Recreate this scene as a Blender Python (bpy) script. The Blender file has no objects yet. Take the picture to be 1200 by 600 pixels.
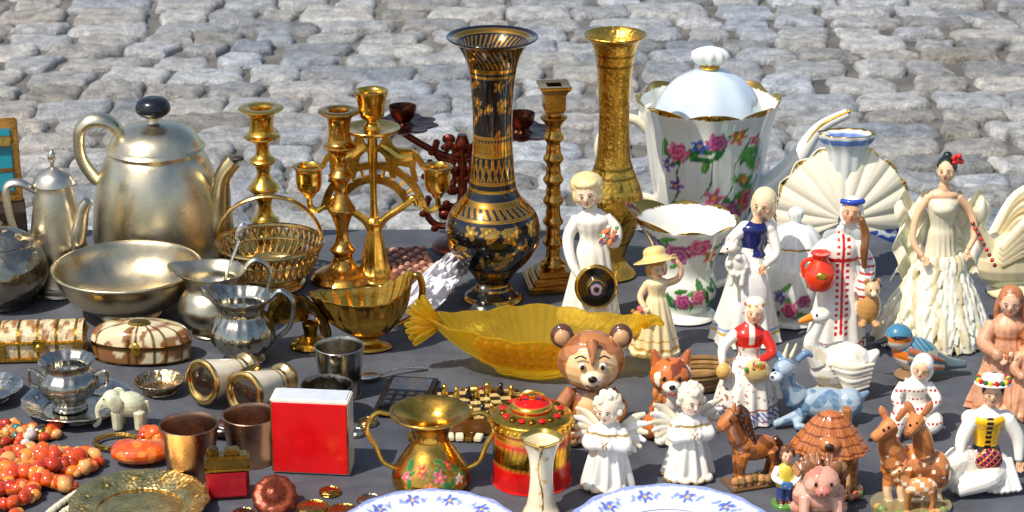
import bpy, math, random
import numpy as np
from math import sin, cos, pi, atan2, sqrt, radians
from mathutils import Vector, Matrix, noise
from mathutils.bvhtree import BVHTree
rnd = random.Random(7)
T = 0.42
scene = bpy.context.scene

# ------------------------------------------------------------ colour
def C(h, m=0.0):
    v = [int(h[i:i+2], 16)/255 for i in (0, 2, 4)]
    return tuple([(c/12.92 if c <= .04045 else ((c+.055)/1.055)**2.4) for c in v] + [m])
BRASS = C('f2bc50', 1); GOLD = C('f6c650', 1); OLDB = C('d8a04a', 1); STEEL = C('e0d6c0', 1)
SILV = C('e0d8c8', 1)
WHITE = C('efe9dc'); BLACK = C('0a0a0c'); SKIN = C('ecb88e'); RED = C('d81410'); NAVY = C('121c5c')
BLOND = C('dcbc7c')

# ------------------------------------------------------------ materials
MATS = {}
def mk(name, rough=.2, rvar=.1, cvar=.12, csc=.05, bump=.1, bsc=.2, coat=0., tr=0., vor=0., vsc=.1, dark=0., thin=0.):
    m = bpy.data.materials.new(name); m.use_nodes = True
    nt = m.node_tree; N = nt.nodes; L = nt.links
    b = N['Principled BSDF']
    a = N.new('ShaderNodeAttribute'); a.attribute_name = 'Col'
    tc = N.new('ShaderNodeTexCoord')
    n1 = N.new('ShaderNodeTexNoise'); n1.inputs['Scale'].default_value = csc; n1.inputs['Detail'].default_value = 5
    L.new(tc.outputs['Object'], n1.inputs['Vector'])
    mr = N.new('ShaderNodeMapRange'); mr.inputs[1].default_value = .3; mr.inputs[2].default_value = .7
    mr.inputs[3].default_value = 1-cvar; mr.inputs[4].default_value = 1+cvar*.4
    L.new(n1.outputs['Fac'], mr.inputs[0])
    mx = N.new('ShaderNodeMix'); mx.data_type = 'RGBA'; mx.blend_type = 'MULTIPLY'; mx.inputs['Factor'].default_value = 1
    L.new(a.outputs['Color'], mx.inputs['A']); L.new(mr.outputs[0], mx.inputs['B'])
    out = mx.outputs['Result']
    n2 = N.new('ShaderNodeTexNoise'); n2.inputs['Scale'].default_value = bsc; n2.inputs['Detail'].default_value = 4
    L.new(tc.outputs['Object'], n2.inputs['Vector'])
    if dark > 0:
        cr = N.new('ShaderNodeMapRange'); cr.inputs[1].default_value = .5; cr.inputs[2].default_value = .68
        cr.inputs[3].default_value = 1; cr.inputs[4].default_value = 1-dark
        L.new(n2.outputs['Fac'], cr.inputs[0])
        m2 = N.new('ShaderNodeMix'); m2.data_type = 'RGBA'; m2.blend_type = 'MULTIPLY'; m2.inputs['Factor'].default_value = 1
        L.new(out, m2.inputs['A']); L.new(cr.outputs[0], m2.inputs['B']); out = m2.outputs['Result']
    L.new(out, b.inputs['Base Color'])
    L.new(a.outputs['Alpha'], b.inputs['Metallic'])
    rr = N.new('ShaderNodeMapRange'); rr.inputs[1].default_value = .3; rr.inputs[2].default_value = .7; rr.inputs[3].default_value = max(.02, rough-rvar); rr.inputs[4].default_value = rough+rvar
    L.new(n1.outputs['Fac'], rr.inputs[0]); L.new(rr.outputs[0], b.inputs['Roughness'])
    bp = N.new('ShaderNodeBump'); bp.inputs['Strength'].default_value = bump; bp.inputs['Distance'].default_value = .0015
    L.new(n2.outputs['Fac'], bp.inputs['Height'])
    last = bp
    if vor > 0:
        vo = N.new('ShaderNodeTexVoronoi'); vo.inputs['Scale'].default_value = vsc; L.new(tc.outputs['Object'], vo.inputs['Vector'])
        b2 = N.new('ShaderNodeBump'); b2.inputs['Strength'].default_value = vor; b2.inputs['Distance'].default_value = .0025
        L.new(vo.outputs['Distance'], b2.inputs['Height']); L.new(bp.outputs[0], b2.inputs['Normal']); last = b2
    L.new(last.outputs[0], b.inputs['Normal'])
    b.inputs['Coat Weight'].default_value = coat; b.inputs['Coat Roughness'].default_value = .05
    b.inputs['Transmission Weight'].default_value = tr
    if thin:
        b.inputs['Thin Film Thickness'].default_value = thin; b.inputs['Thin Film IOR'].default_value = 1.7
    MATS[name] = m
    return m
mk('glaze', .10, .05, .14, .04, .06, .12, coat=.6)
mk('pearl', .11, .05, .08, .03, .08, .1, coat=.7, thin=420)
mk('metal', .2, .09, .28, .05, .09, .3, dark=.28)
mk('brushed', .30, .09, .25, .03, .14, .7, dark=.12)
mk('aged', .36, .12, .45, .05, .35, .3, dark=.5)
mk('engraved', .26, .1, .3, .05, .2, .5, vor=.28, vsc=.22, dark=.3)
mk('hammered', .22, .08, .3, .04, .1, .3, vor=.4, vsc=.09, dark=.2)
mk('matte', .6, .1, .35, .06, .4, .25, dark=.25)
mk('terracotta', .42, .1, .3, .06, .25, .25, dark=.2)
mk('plastic', .25, .1, .1, .05, .04, .2)
mk('stonebead', .09, .04, .3, .09, .1, .2, coat=.6, tr=.2)
g = mk('amberglass', .03, .02, .05, .03, .3, .05, tr=1.)
nt = g.node_tree; N = nt.nodes
tl = N.new('ShaderNodeBsdfTranslucent'); tl.inputs[0].default_value = (1, .72, .03, 1)
df = N.new('ShaderNodeBsdfDiffuse'); df.inputs[0].default_value = (1, .68, .03, 1)
md = N.new('ShaderNodeMixShader'); md.inputs[0].default_value = .4
nt.links.new(tl.outputs[0], md.inputs[1]); nt.links.new(df.outputs[0], md.inputs[2])
ms = N.new('ShaderNodeMixShader'); ms.inputs[0].default_value = .42
tp2 = N.new('ShaderNodeBsdfTransparent'); tp2.inputs[0].default_value = (1, .88, .3, 1)
ms2 = N.new('ShaderNodeMixShader'); ms2.inputs[0].default_value = .34
nt.links.new(N['Principled BSDF'].outputs[0], ms.inputs[1]); nt.links.new(md.outputs[0], ms.inputs[2])
nt.links.new(ms.outputs[0], ms2.inputs[1]); nt.links.new(tp2.outputs[0], ms2.inputs[2]); nt.links.new(ms2.outputs[0], N['Material Output'].inputs[0])
f_ = mk('film', .12, .05, .05, .05, .3, .2); nt = f_.node_tree; N = nt.nodes
tp = N.new('ShaderNodeBsdfTransparent'); ms = N.new('ShaderNodeMixShader'); ms.inputs[0].default_value = .3
nt.links.new(N['Principled BSDF'].outputs[0], ms.inputs[1]); nt.links.new(tp.outputs[0], ms.inputs[2])
nt.links.new(ms.outputs[0], N['Material Output'].inputs[0])

# ------------------------------------------------------------ geometry
def cat(P, n):
    P = np.array(P, float); out = []
    Q = np.vstack([2*P[0]-P[1], P, 2*P[-1]-P[-2]])
    for i in range(1, len(Q)-2):
        a, b, c, d = Q[i-1], Q[i], Q[i+1], Q[i+2]
        for j in range(n):
            t = j/n
            out.append(.5*((2*b)+(-a+c)*t+(2*a-5*b+4*c-d)*t*t+(-a+3*b-3*c+d)*t**3))
    out.append(P[-1]); return np.array(out)

def lathe(prof, seg=48, n=4, mod=None, sx=1, sy=1, dz=None):
    P = cat(prof, n) if n > 1 else np.array(prof, float)
    P[:, 0] = np.maximum(P[:, 0], 0)
    V = []; F = []; rings = []
    for r, z in P:
        if r < 1e-4:
            rings.append([len(V)]); V.append((0, 0, z))
        else:
            ids = []
            for i in range(seg):
                th = 2*pi*i/seg
                rr = r*(mod(th, z) if mod else 1)
                zz = z+(dz(th, r, z) if dz else 0)
                ids.append(len(V)); V.append((rr*sin(th)*sx, -rr*cos(th)*sy, zz))
            rings.append(ids)
    for a, b in zip(rings, rings[1:]):
        if len(a) == 1 and len(b) == 1: continue
        for i in range(seg):
            j = (i+1) % seg
            if len(a) == 1: F.append((a[0], b[j], b[i]))
            elif len(b) == 1: F.append((a[i], a[j], b[0]))
            else: F.append((a[i], a[j], b[j], b[i]))
    if len(rings[0]) > 1: F.append(tuple(reversed(rings[0])))
    if len(rings[-1]) > 1: F.append(tuple(rings[-1]))
    return np.array(V), F

def ell(c, r, seg=18, R=None):
    if not hasattr(r, '__len__'): r = (r, r, r)
    m = max(seg//2, 4)
    V = [(0, 0, -1)]; F = []
    for j in range(1, m):
        a = -pi/2+pi*j/m
        for i in range(seg):
            t = 2*pi*i/seg; V.append((cos(a)*cos(t), cos(a)*sin(t), sin(a)))
    V.append((0, 0, 1)); top = len(V)-1
    for i in range(seg):
        k = (i+1) % seg
        F.append((0, 1+k, 1+i)); F.append((top, 1+(m-2)*seg+i, 1+(m-2)*seg+k))
        for j in range(m-2):
            F.append((1+j*seg+i, 1+j*seg+k, 1+(j+1)*seg+k, 1+(j+1)*seg+i))
    V = np.array(V)*np.array(r)
    if R is not None: V = V @ np.array(R.to_3x3()).T
    return V+np.array(c), F

def tube(pts, rad, seg=10, n=5, flat=1.0):
    if not hasattr(rad, '__len__'): rad = [rad]*len(pts)
    P = np.array([list(p)+[r] for p, r in zip(pts, rad)], float)
    if n > 1 and len(P) > 2: P = cat(P, n)
    c = P[:, :3]; rr = P[:, 3]; t = np.gradient(c, axis=0)
    t /= np.linalg.norm(t, axis=1)[:, None]+1e-9
    up = np.array([0, 1., 0]) if abs(t[0][1]) < .8 else np.array([1., 0, 0])
    nn = up-t[0]*up.dot(t[0]); V = []; F = []
    m = len(c)
    for i in range(m):
        nn = nn-t[i]*nn.dot(t[i]); nn /= np.linalg.norm(nn)+1e-9
        b = np.cross(t[i], nn)
        for k in range(seg):
            a = 2*pi*k/seg
            V.append(c[i]+rr[i]*(cos(a)*nn*flat+sin(a)*b))
    for i in range(m-1):
        for k in range(seg):
            l = (k+1) % seg
            F.append((i*seg+k, i*seg+l, (i+1)*seg+l, (i+1)*seg+k))
    V.append(c[0]-t[0]*rr[0]*.5); V.append(c[-1]+t[-1]*rr[-1]*.5)
    for k in range(seg):
        l = (k+1) % seg
        F.append((len(V)-2, l, k)); F.append((len(V)-1, (m-1)*seg+k, (m-1)*seg+l))
    return np.array(V), F

def box(c, s, R=None, bev=1.5):
    import bmesh
    bm = bmesh.new(); bmesh.ops.create_cube(bm, size=1)
    for v in bm.verts: v.co = Vector((v.co.x*s[0], v.co.y*s[1], v.co.z*s[2]))
    if bev: bmesh.ops.bevel(bm, geom=bm.edges[:], offset=bev, segments=2, affect='EDGES')
    bm.verts.index_update()
    V = np.array([v.co[:] for v in bm.verts]); F = [tuple(v.index for v in f.verts) for f in bm.faces]; bm.free()
    if R is not None: V = V @ np.array(R.to_3x3()).T
    return V+np.array(c), F

def flatpoly(pts, y0, y1):
    n = len(pts)
    V = [(p[0], y0, p[1]) for p in pts]+[(p[0], y1, p[1]) for p in pts]
    F = [tuple(range(n)), tuple(range(2*n-1, n-1, -1))]
    for i in range(n):
        j = (i+1) % n; F.append((j, i, n+i, n+j))
    return np.array(V, float), F

def sheet(fn, nu, nv):
    V = [fn(i/nu, j/nv) for j in range(nv+1) for i in range(nu+1)]
    F = [(j*(nu+1)+i, j*(nu+1)+i+1, (j+1)*(nu+1)+i+1, (j+1)*(nu+1)+i) for j in range(nv) for i in range(nu)]
    return np.array(V, float), F

def RX(a): return Matrix.Rotation(radians(a), 4, 'X')
def RY(a): return Matrix.Rotation(radians(a), 4, 'Y')
def RZ(a): return Matrix.Rotation(radians(a), 4, 'Z')
def TR(x, y, z): return Matrix.Translation((x, y, z))

class Obj:
    def __init__(s, name, x, y, k, rz=0, zs=1.06, z=0):
        s.name = name; s.loc = (x, y, T+z); s.sc = (k, k, k*zs); s.rz = rz; s.parts = []; s.body = []; s.M = Matrix.Identity(4)
    def add(s, g, col, mat='glaze', M=None):
        V, F = g; A = np.array(s.M @ M if M else s.M); V = V @ A[:3, :3].T + A[:3, 3]
        s.parts.append((V, F, col, mat)); return s
    def b(s, g, col, M=None):
        V, F = g; A = np.array(s.M @ M if M else s.M); V = V @ A[:3, :3].T + A[:3, 3]
        s.body.append((V, F, col)); return s
    def done(s, vox=1.1, bodymat='glaze', smooth=2, sharp=42):
        if s.body:
            V = np.vstack([p[0] for p in s.body]); F = []; fi = []; o = 0
            for k, (v, f, c) in enumerate(s.body):
                F += [tuple(a+o for a in q) for q in f]; fi += [k]*len(f); o += len(v)
            me = bpy.data.meshes.new('tmp'); me.from_pydata(V.tolist(), [], F)
            ob = bpy.data.objects.new('tmp', me); scene.collection.objects.link(ob)
            m = ob.modifiers.new('r', 'REMESH'); m.mode = 'VOXEL'; m.voxel_size = vox
            if smooth:
                m2 = ob.modifiers.new('s', 'SMOOTH'); m2.factor = .5; m2.iterations = smooth
            dg = bpy.context.evaluated_depsgraph_get(); ev = ob.evaluated_get(dg); em = ev.to_mesh()
            nv = len(em.vertices); co = np.empty(nv*3); em.vertices.foreach_get('co', co); co = co.reshape(-1, 3)
            fs = [tuple(p.vertices) for p in em.polygons]; ev.to_mesh_clear()
            bpy.data.objects.remove(ob); bpy.data.meshes.remove(me)
            bt = BVHTree.FromPolygons(V.tolist(), F)
            cols = []
            for p in co:
                r = bt.find_nearest(Vector(p)); c = s.body[fi[r[2]]][2]
                cols.append(c(*p) if callable(c) else c)
            s.parts.append((co, fs, cols, bodymat))
        V = []; F = []; CO = []; MI = []; slots = []; o = 0
        for v, f, c, m in s.parts:
            if m not in slots: slots.append(m)
            V.append(v); F += [tuple(int(a)+o for a in q) for q in f]; MI += [slots.index(m)]*len(f); o += len(v)
            if callable(c): CO += [c(*p) for p in v]
            elif isinstance(c, list): CO += c
            else: CO += [c]*len(v)
        V = np.vstack(V); me = bpy.data.meshes.new(s.name); me.from_pydata(V.tolist(), [], F)
        me.polygons.foreach_set('material_index', MI); me.shade_smooth()
        for m in slots: me.materials.append(MATS[m])
        ca = me.color_attributes.new('Col', 'FLOAT_COLOR', 'POINT'); ca.data.foreach_set('color', np.array(CO, float).ravel())
        me.set_sharp_from_angle(angle=radians(sharp)); me.update()
        ob = bpy.data.objects.new(s.name, me); scene.collection.objects.link(ob)
        ob.location = s.loc; ob.scale = s.sc; ob.rotation_euler = (0, 0, radians(s.rz)); return ob

# ------------------------------------------------------------ figure helpers
def hand(o, p, d, sz, col, side=1):
    d = Vector(d).normalized(); u = Vector((0, -1, 0)); u = (u-d*u.dot(d)).normalized() if abs(u.dot(d)) < .95 else Vector((0, 0, 1))
    w = d.cross(u).normalized(); p = Vector(p)
    R = Matrix((d, w, u)).transposed()
    o.b(ell(p+d*sz*.35, (sz*.45, sz*.36, sz*.2), 10, R), col)
    for i, ln in enumerate((.55, .68, .62, .48)):
        a = p+d*sz*.65+w*sz*(i-1.5)*.2; q = a+d*sz*ln*.6+u*sz*.06; e = a+d*sz*ln*.9+u*sz*.25
        o.add(tube([a-d*sz*.15, q, e], [sz*.11, sz*.1, sz*.075], 6, 2), col)
    a = p+d*sz*.25-w*sz*.3*side
    o.add(tube([a, a+d*sz*.3-w*sz*.22*side+u*sz*.1, a+d*sz*.5-w*sz*.22*side+u*sz*.22], [sz*.13, sz*.11, sz*.08], 6, 2), col)

def arm(o, pts, r, col, skin, sz=8, side=1, cuff=False):
    o.b(tube(pts, r, 12, 5), col)
    d = Vector(pts[-1])-Vector(pts[-2])
    if cuff: o.b(ell(pts[-1], r[-1]*1.25, 12), col)
    hand(o, pts[-1], d, sz, skin, side)

def head(o, c, r, skin=SKIN, hair=BLOND, turn=0, tilt=0, nod=0, style='bob', eyes='2a1a18', lips='b8403a'):
    S = o.M; o.M = S @ TR(*c) @ RZ(turn) @ RY(tilt) @ RX(nod)
    o.b(ell((0, 0, 0), (.76*r, .84*r, r)), skin); o.b(ell((0, -.14*r, -.45*r), (.5*r, .56*r, .5*r)), skin)
    o.b(ell((0, -.88*r, -.12*r), (.09*r, .13*r, .2*r), 8), skin)
    ch = tuple([skin[0], skin[1]*.8, skin[2]*.74, 0])
    for q in (-1, 1):
        o.b(ell((.44*q*r, -.6*r, -.2*r), (.2*r, .1*r, .16*r), 10), ch)
        o.add(ell((.28*q*r, -.775*r, .05*r), (.12*r, .05*r, .065*r), 8), WHITE)
        o.add(ell((.28*q*r, -.80*r, .05*r), (.062*r, .045*r, .066*r), 8), C(eyes))
        o.add(tube([(.15*q*r, -.79*r, .22*r), (.28*q*r, -.785*r, .27*r), (.43*q*r, -.69*r, .22*r)], .022*r, 6, 2), C('6a4a36'))
        o.add(tube([(.16*q*r, -.81*r, .08*r), (.28*q*r, -.82*r, .125*r), (.41*q*r, -.74*r, .08*r)], .02*r, 6, 2), C('3a2620'))
        o.b(ell((.76*q*r, .02*r, -.02*r), (.1*r, .18*r, .24*r), 8), skin)
    o.add(tube([(-.12*r, -.755*r, -.42*r), (0, -.79*r, -.435*r), (.12*r, -.755*r, -.42*r)], [.02*r, .06*r, .02*r], 6, 3), C(lips))
    o.b(ell((0, .2*r, .24*r), (.9*r, .86*r, .92*r)), hair)
    if style == 'bob':
        for q in (-1, 1): o.b(ell((.72*q*r, .15*r, -.2*r), (.3*r, .5*r, .65*r)), hair)
        o.b(ell((0, .5*r, -.2*r), (.75*r, .5*r, .75*r)), hair)
        for i in range(7):
            a = -1.3+i*2.6/6; o.b(ell((sin(a)*.62*r, -.5*r*cos(a)-.12*r, .72*r), (.2*r, .16*r, .2*r), 8), hair)
    if style == 'curly':
        for i in range(34):
            a = rnd.uniform(0, 2*pi); e = rnd.uniform(-.35, 1.2)
            p = Vector((cos(a)*cos(e), sin(a)*cos(e), sin(e)))
            if p.y < -.45 and p.z < .62: continue
            o.b(ell((p.x*.86*r, p.y*.86*r+.1*r, p.z*.95*r+.15*r), .25*r, 8), hair)
    if style == 'bun':
        o.b(ell((0, .5*r, 1.0*r), (.45*r, .45*r, .4*r), 10), hair); o.b(ell((0, .75*r, -.2*r), (.5*r, .4*r, .5*r), 10), hair)
    if style == 'long':
        for q in (-1, 1):
            for e in range(3): o.b(tube([(.5*q*r, (.0+.25*e)*r, .6*r), (.85*q*r, (.1+.25*e)*r, -.2*r), (.95*q*r, (.1+.25*e)*r, -1.1*r), (.75*q*r, (.0+.3*e)*r, -2.0*r)], [.2*r, .2*r, .22*r, .12*r], 8), hair)
        o.b(tube([(0, .6*r, .4*r), (0, .8*r, -.6*r), (0, .7*r, -2*r)], [.5*r, .6*r, .35*r], 8), hair)
    if style == 'scarf':
        o.b(tube([(0, .5*r, .2*r), (0, .85*r, -.6*r), (0, .8*r, -1.6*r)], [.75*r, .7*r, .45*r], 10), hair)
        for q in (-1, 1): o.b(tube([(.66*q*r, -.05*r, .45*r), (.78*q*r, 0, -.3*r), (.45*q*r, -.1*r, -1*r)], [.2*r, .2*r, .22*r], 8), hair)
    o.M = S

def gown(o, prof, col, n=9, amp=.07, sy=.8, M=None, seg=80, twist=.02):
    zt = prof[-1][1]
    o.b(lathe(prof, seg, 4, lambda t, z: 1+amp*max(0, 1-z/zt)**.8*(sin(n*t+z*twist+1.3*sin(2*t))+.5*sin((n+4)*t+1-z*.03)+.4*sin(3*t+z*.04)), 1, sy), col, M)

def flower_paint(base, items, R=60, extra=None):
    def f(x, y, z):
        th = atan2(x, -y); a = th*R
        if extra:
            e = extra(x, y, z)
            if e: return e
        for k, a0, z0, s, c in items:
            dx = a-a0; dz = z-z0
            if abs(dx) > s*2.2 or abs(dz) > s*2.2: continue
            if k == 'r':
                d = sqrt(dx*dx+dz*dz)/s; ph = atan2(dz, dx)
                if d < .88+.12*cos(6*ph):
                    q = .5+.5*sin(d*13+ph*2+sin(ph*5)*.7); h = .25+.75*d
                    w_ = .45*q*h; s_ = .6+.45*q
                    return (min(1, c[0]*s_+w_*.6), min(1, c[1]*s_+w_*.45), min(1, c[2]*s_+w_*.5), 0)
            elif k == 'f':
                d = sqrt(dx*dx+dz*dz); ph = atan2(dz, dx)
                if d < s*.22: return C('e0b030')
                if d < s*(.72+.28*cos(5*ph)):
                    q = .65+.35*(d/s)
                    return (min(1, c[0]*q+.12*(d/s)**3), min(1, c[1]*q+.12*(d/s)**3), min(1, c[2]*q+.12*(d/s)**3), c[3])
            elif k == 'l':
                an = (a0*7.3+z0*3.1) % 3.14
                p = dx*cos(an)+dz*sin(an); q = -dx*sin(an)+dz*cos(an)
                if (p/s)**2+(q/(s*.34))**2 < 1:
                    m = 1.25 if abs(q) < s*.06 else .8+.3*(q > 0)
                    return (c[0]*m, c[1]*m, c[2]*m, c[3])
            elif k == 's':
                if abs(dx-.25*dz+3*sin(dz*.12)) < 1.0 and abs(dz) < s: return c
        return base
    return f
GR = C('2a6e34'); GR2 = C('5c9a3a'); MAG = C('b01c74'); VIO = C('642cac'); PINK = C('e04880'); ORG = C('e87030'); BLU = C('3a56d0')

# ------------------------------------------------------------ world, sun, camera
sd = Vector((-0.44, -0.36, 0.84)).normalized()
el = math.asin(sd.z); az = atan2(sd.x, sd.y)
w = bpy.data.worlds.new('World'); scene.world = w; w.use_nodes = True
sk = w.node_tree.nodes.new('ShaderNodeTexSky'); sk.sky_type = 'NISHITA'; sk.sun_disc = False
sk.sun_elevation = el; sk.sun_rotation = az; sk.dust_density = 2.0; sk.ozone_density = .7
bg = w.node_tree.nodes['Background']; bg.inputs[1].default_value = .15
w.node_tree.links.new(sk.outputs[0], bg.inputs[0])
sl = bpy.data.lights.new('sun', 'SUN'); sl.energy = 5.0; sl.angle = radians(.5); sl.color = (1, .95, .86)
so = bpy.data.objects.new('sun', sl); scene.collection.objects.link(so); so.rotation_euler = sd.to_track_quat('Z', 'Y').to_euler()
cd = bpy.data.cameras.new('camera'); cd.lens = 78; cd.sensor_width = 36; cd.clip_end = 2000
cd.dof.use_dof = True; cd.dof.focus_distance = 2.25; cd.dof.aperture_fstop = 28
co_ = bpy.data.objects.new('camera', cd); scene.collection.objects.link(co_)
co_.location = (0, -2.443, T+.889); co_.rotation_euler = (radians(70), 0, 0); scene.camera = co_
scene.view_settings.view_transform = 'Standard'; scene.view_settings.look = 'None'; scene.view_settings.exposure = 0

# ------------------------------------------------------------ ground + cobbles
def simple_mat(name):
    m = bpy.data.materials.new(name); m.use_nodes = True; return m, m.node_tree.nodes, m.node_tree.links
m, N, L = simple_mat('ground_dirt'); b = N['Principled BSDF']; b.inputs['Roughness'].default_value = .85
tc = N.new('ShaderNodeTexCoord'); n = N.new('ShaderNodeTexNoise'); n.inputs['Scale'].default_value = 14; n.inputs['Detail'].default_value = 8
L.new(tc.outputs['Object'], n.inputs['Vector'])
cr = N.new('ShaderNodeValToRGB'); cr.color_ramp.elements[0].position = .3; cr.color_ramp.elements[0].color = (.05, .048, .046, 1)
cr.color_ramp.elements[1].position = .7; cr.color_ramp.elements[1].color = (.16, .15, .13, 1)
L.new(n.outputs['Fac'], cr.inputs[0]); L.new(cr.outputs[0], b.inputs['Base Color'])
bp = N.new('ShaderNodeBump'); bp.inputs['Distance'].default_value = .01; L.new(n.outputs['Fac'], bp.inputs['Height']); L.new(bp.outputs[0], b.inputs['Normal'])
me = bpy.data.meshes.new('ground'); S = 400; me.from_pydata([(-S, -S, -.013), (S, -S, -.013), (S, S, -.013), (-S, S, -.013)], [], [(0, 1, 2, 3)])
ob = bpy.data.objects.new('ground', me); scene.collection.objects.link(ob); me.materials.append(m)

rs = np.random.RandomState(3)
stones = []
y = -1.6
def wy(x, y): return y+.05*np.sin(x*1.3+y*.6)+.03*x+.02*np.sin(x*3.1+y*2)
while y < 7:
    h = rs.uniform(.095, .14); x = -4.5+rs.uniform(0, .1)
    while x < 4.5:
        wd = rs.uniform(.1, .21)
        stones.append((x, y, wd, h)); x += wd
    y += h
n = 13; a = np.linspace(-1, 1, n); a = np.sign(a)*(1-(1-np.abs(a))**1.9)
U, W = np.meshgrid(a, a); U = U.ravel(); W = W.ravel()
AV = []; AC = []; nst = len(stones)
for (x, y, wd, h) in stones:
    j = rs.uniform(-.017, .017, 8); g = rs.uniform(.003, .0075)
    hx = wd/2-g; hy = h/2-g
    cn = rs.uniform(.02, .12, 4)
    q = 1-(U*W)**2*np.where(U > 0, np.where(W > 0, cn[0], cn[1]), np.where(W > 0, cn[2], cn[3]))
    ph = rs.uniform(0, 6, 4)
    lx = U*hx*q+.004*np.sin(W*4+ph[0])*np.abs(U); ly = W*hy*q+.004*np.sin(U*5+ph[1])*np.abs(W)
    lx = lx+.25*((1-U)*(1-W)*j[0]+(1+U)*(1-W)*j[1]+(1+U)*(1+W)*j[2]+(1-U)*(1+W)*j[3])
    ly = ly+.25*((1-U)*(1-W)*j[4]+(1+U)*(1-W)*j[5]+(1+U)*(1+W)*j[6]+(1-U)*(1+W)*j[7])
    z = .028*((1-np.abs(U)**16)*(1-np.abs(W)**14))**.5-.026+rs.uniform(-.004, .004)
    tp_ = rs.uniform(-.05, .05, 2); z = z+lx*tp_[0]+ly*tp_[1]
    for k in range(6):
        fq = rs.uniform(25, 140, 2)*rs.choice([-1, 1], 2); z = z+rs.uniform(.0004, .0014)*np.sin(lx*fq[0]+ly*fq[1]+rs.uniform(0, 6))
    X = x+wd/2+lx; Y = y+h/2+ly
    AV.append(np.stack([X, wy(X, Y), z], 1))
    c = rs.uniform(.2, .40); t = rs.uniform(-.018, .018)
    AC.append(np.tile([c+t, c+.2*t, c-t*1.1, 0], (n*n, 1)))
V = np.vstack(AV); CC = np.vstack(AC)
q = np.array([(j*n+i, j*n+i+1, (j+1)*n+i+1, (j+1)*n+i) for j in range(n-1) for i in range(n-1)])
F = (q[None]+(np.arange(nst)*n*n)[:, None, None]).reshape(-1, 4)
me = bpy.data.meshes.new('cobblestone_pavement')
me.vertices.add(len(V)); me.vertices.foreach_set('co', V.ravel()); me.loops.add(F.size); me.loops.foreach_set('vertex_index', F.ravel())
me.polygons.add(len(F)); me.polygons.foreach_set('loop_start', np.arange(0, F.size, 4)); me.update(calc_edges=True); me.shade_smooth()
ca = me.color_attributes.new('Col', 'FLOAT_COLOR', 'POINT'); ca.data.foreach_set('color', CC.ravel())
m, N, L = simple_mat('cobble_granite'); b = N['Principled BSDF']
at = N.new('ShaderNodeAttribute'); at.attribute_name = 'Col'; tc = N.new('ShaderNodeTexCoord')
n1 = N.new('ShaderNodeTexNoise'); n1.inputs['Scale'].default_value = 26; n1.inputs['Detail'].default_value = 10; n1.inputs['Roughness'].default_value = .68
n2 = N.new('ShaderNodeTexNoise'); n2.inputs['Scale'].default_value = 170; n2.inputs['Detail'].default_value = 5
n3 = N.new('ShaderNodeTexNoise'); n3.inputs['Scale'].default_value = 1.3; n3.inputs['Detail'].default_value = 4
for t_ in (n1, n2, n3): L.new(tc.outputs['Object'], t_.inputs['Vector'])
r1 = N.new('ShaderNodeMapRange'); r1.inputs[1].default_value = .32; r1.inputs[2].default_value = .62; r1.inputs[3].default_value = .5; r1.inputs[4].default_value = 1.3; L.new(n1.outputs['Fac'], r1.inputs[0])
r2 = N.new('ShaderNodeMapRange'); r2.inputs[1].default_value = .3; r2.inputs[2].default_value = .7; r2.inputs[3].default_value = .72; r2.inputs[4].default_value = 1.25; L.new(n2.outputs['Fac'], r2.inputs[0])
mu = N.new('ShaderNodeMath'); mu.operation = 'MULTIPLY'; L.new(r1.outputs[0], mu.inputs[0]); L.new(r2.outputs[0], mu.inputs[1])
mx = N.new('ShaderNodeMix'); mx.data_type = 'RGBA'; mx.blend_type = 'MULTIPLY'; mx.inputs['Factor'].default_value = 1
L.new(at.outputs['Color'], mx.inputs['A']); L.new(mu.outputs[0], mx.inputs['B'])
rw = N.new('ShaderNodeValToRGB'); rw.color_ramp.elements[0].position = .38; rw.color_ramp.elements[0].color = (.92, .96, 1.0, 1); rw.color_ramp.elements[1].position = .68; rw.color_ramp.elements[1].color = (1.0, .93, .82, 1)
L.new(n3.outputs['Fac'], rw.inputs[0])
m3 = N.new('ShaderNodeMix'); m3.data_type = 'RGBA'; m3.blend_type = 'MULTIPLY'; m3.inputs['Factor'].default_value = 1
L.new(mx.outputs['Result'], m3.inputs['A']); L.new(rw.outputs[0], m3.inputs['B']); L.new(m3.outputs['Result'], b.inputs['Base Color'])
b.inputs['Roughness'].default_value = .36
ad = N.new('ShaderNodeMath'); ad.operation = 'MULTIPLY_ADD'; ad.inputs[1].default_value = .25; L.new(n2.outputs['Fac'], ad.inputs[0]); L.new(n1.outputs['Fac'], ad.inputs[2])
bp = N.new('ShaderNodeBump'); bp.inputs['Strength'].default_value = .85; bp.inputs['Distance'].default_value = .016; L.new(ad.outputs[0], bp.inputs['Height']); L.new(bp.outputs[0], b.inputs['Normal'])
me.materials.append(m); ob = bpy.data.objects.new('cobblestone_pavement', me); scene.collection.objects.link(ob)

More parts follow.
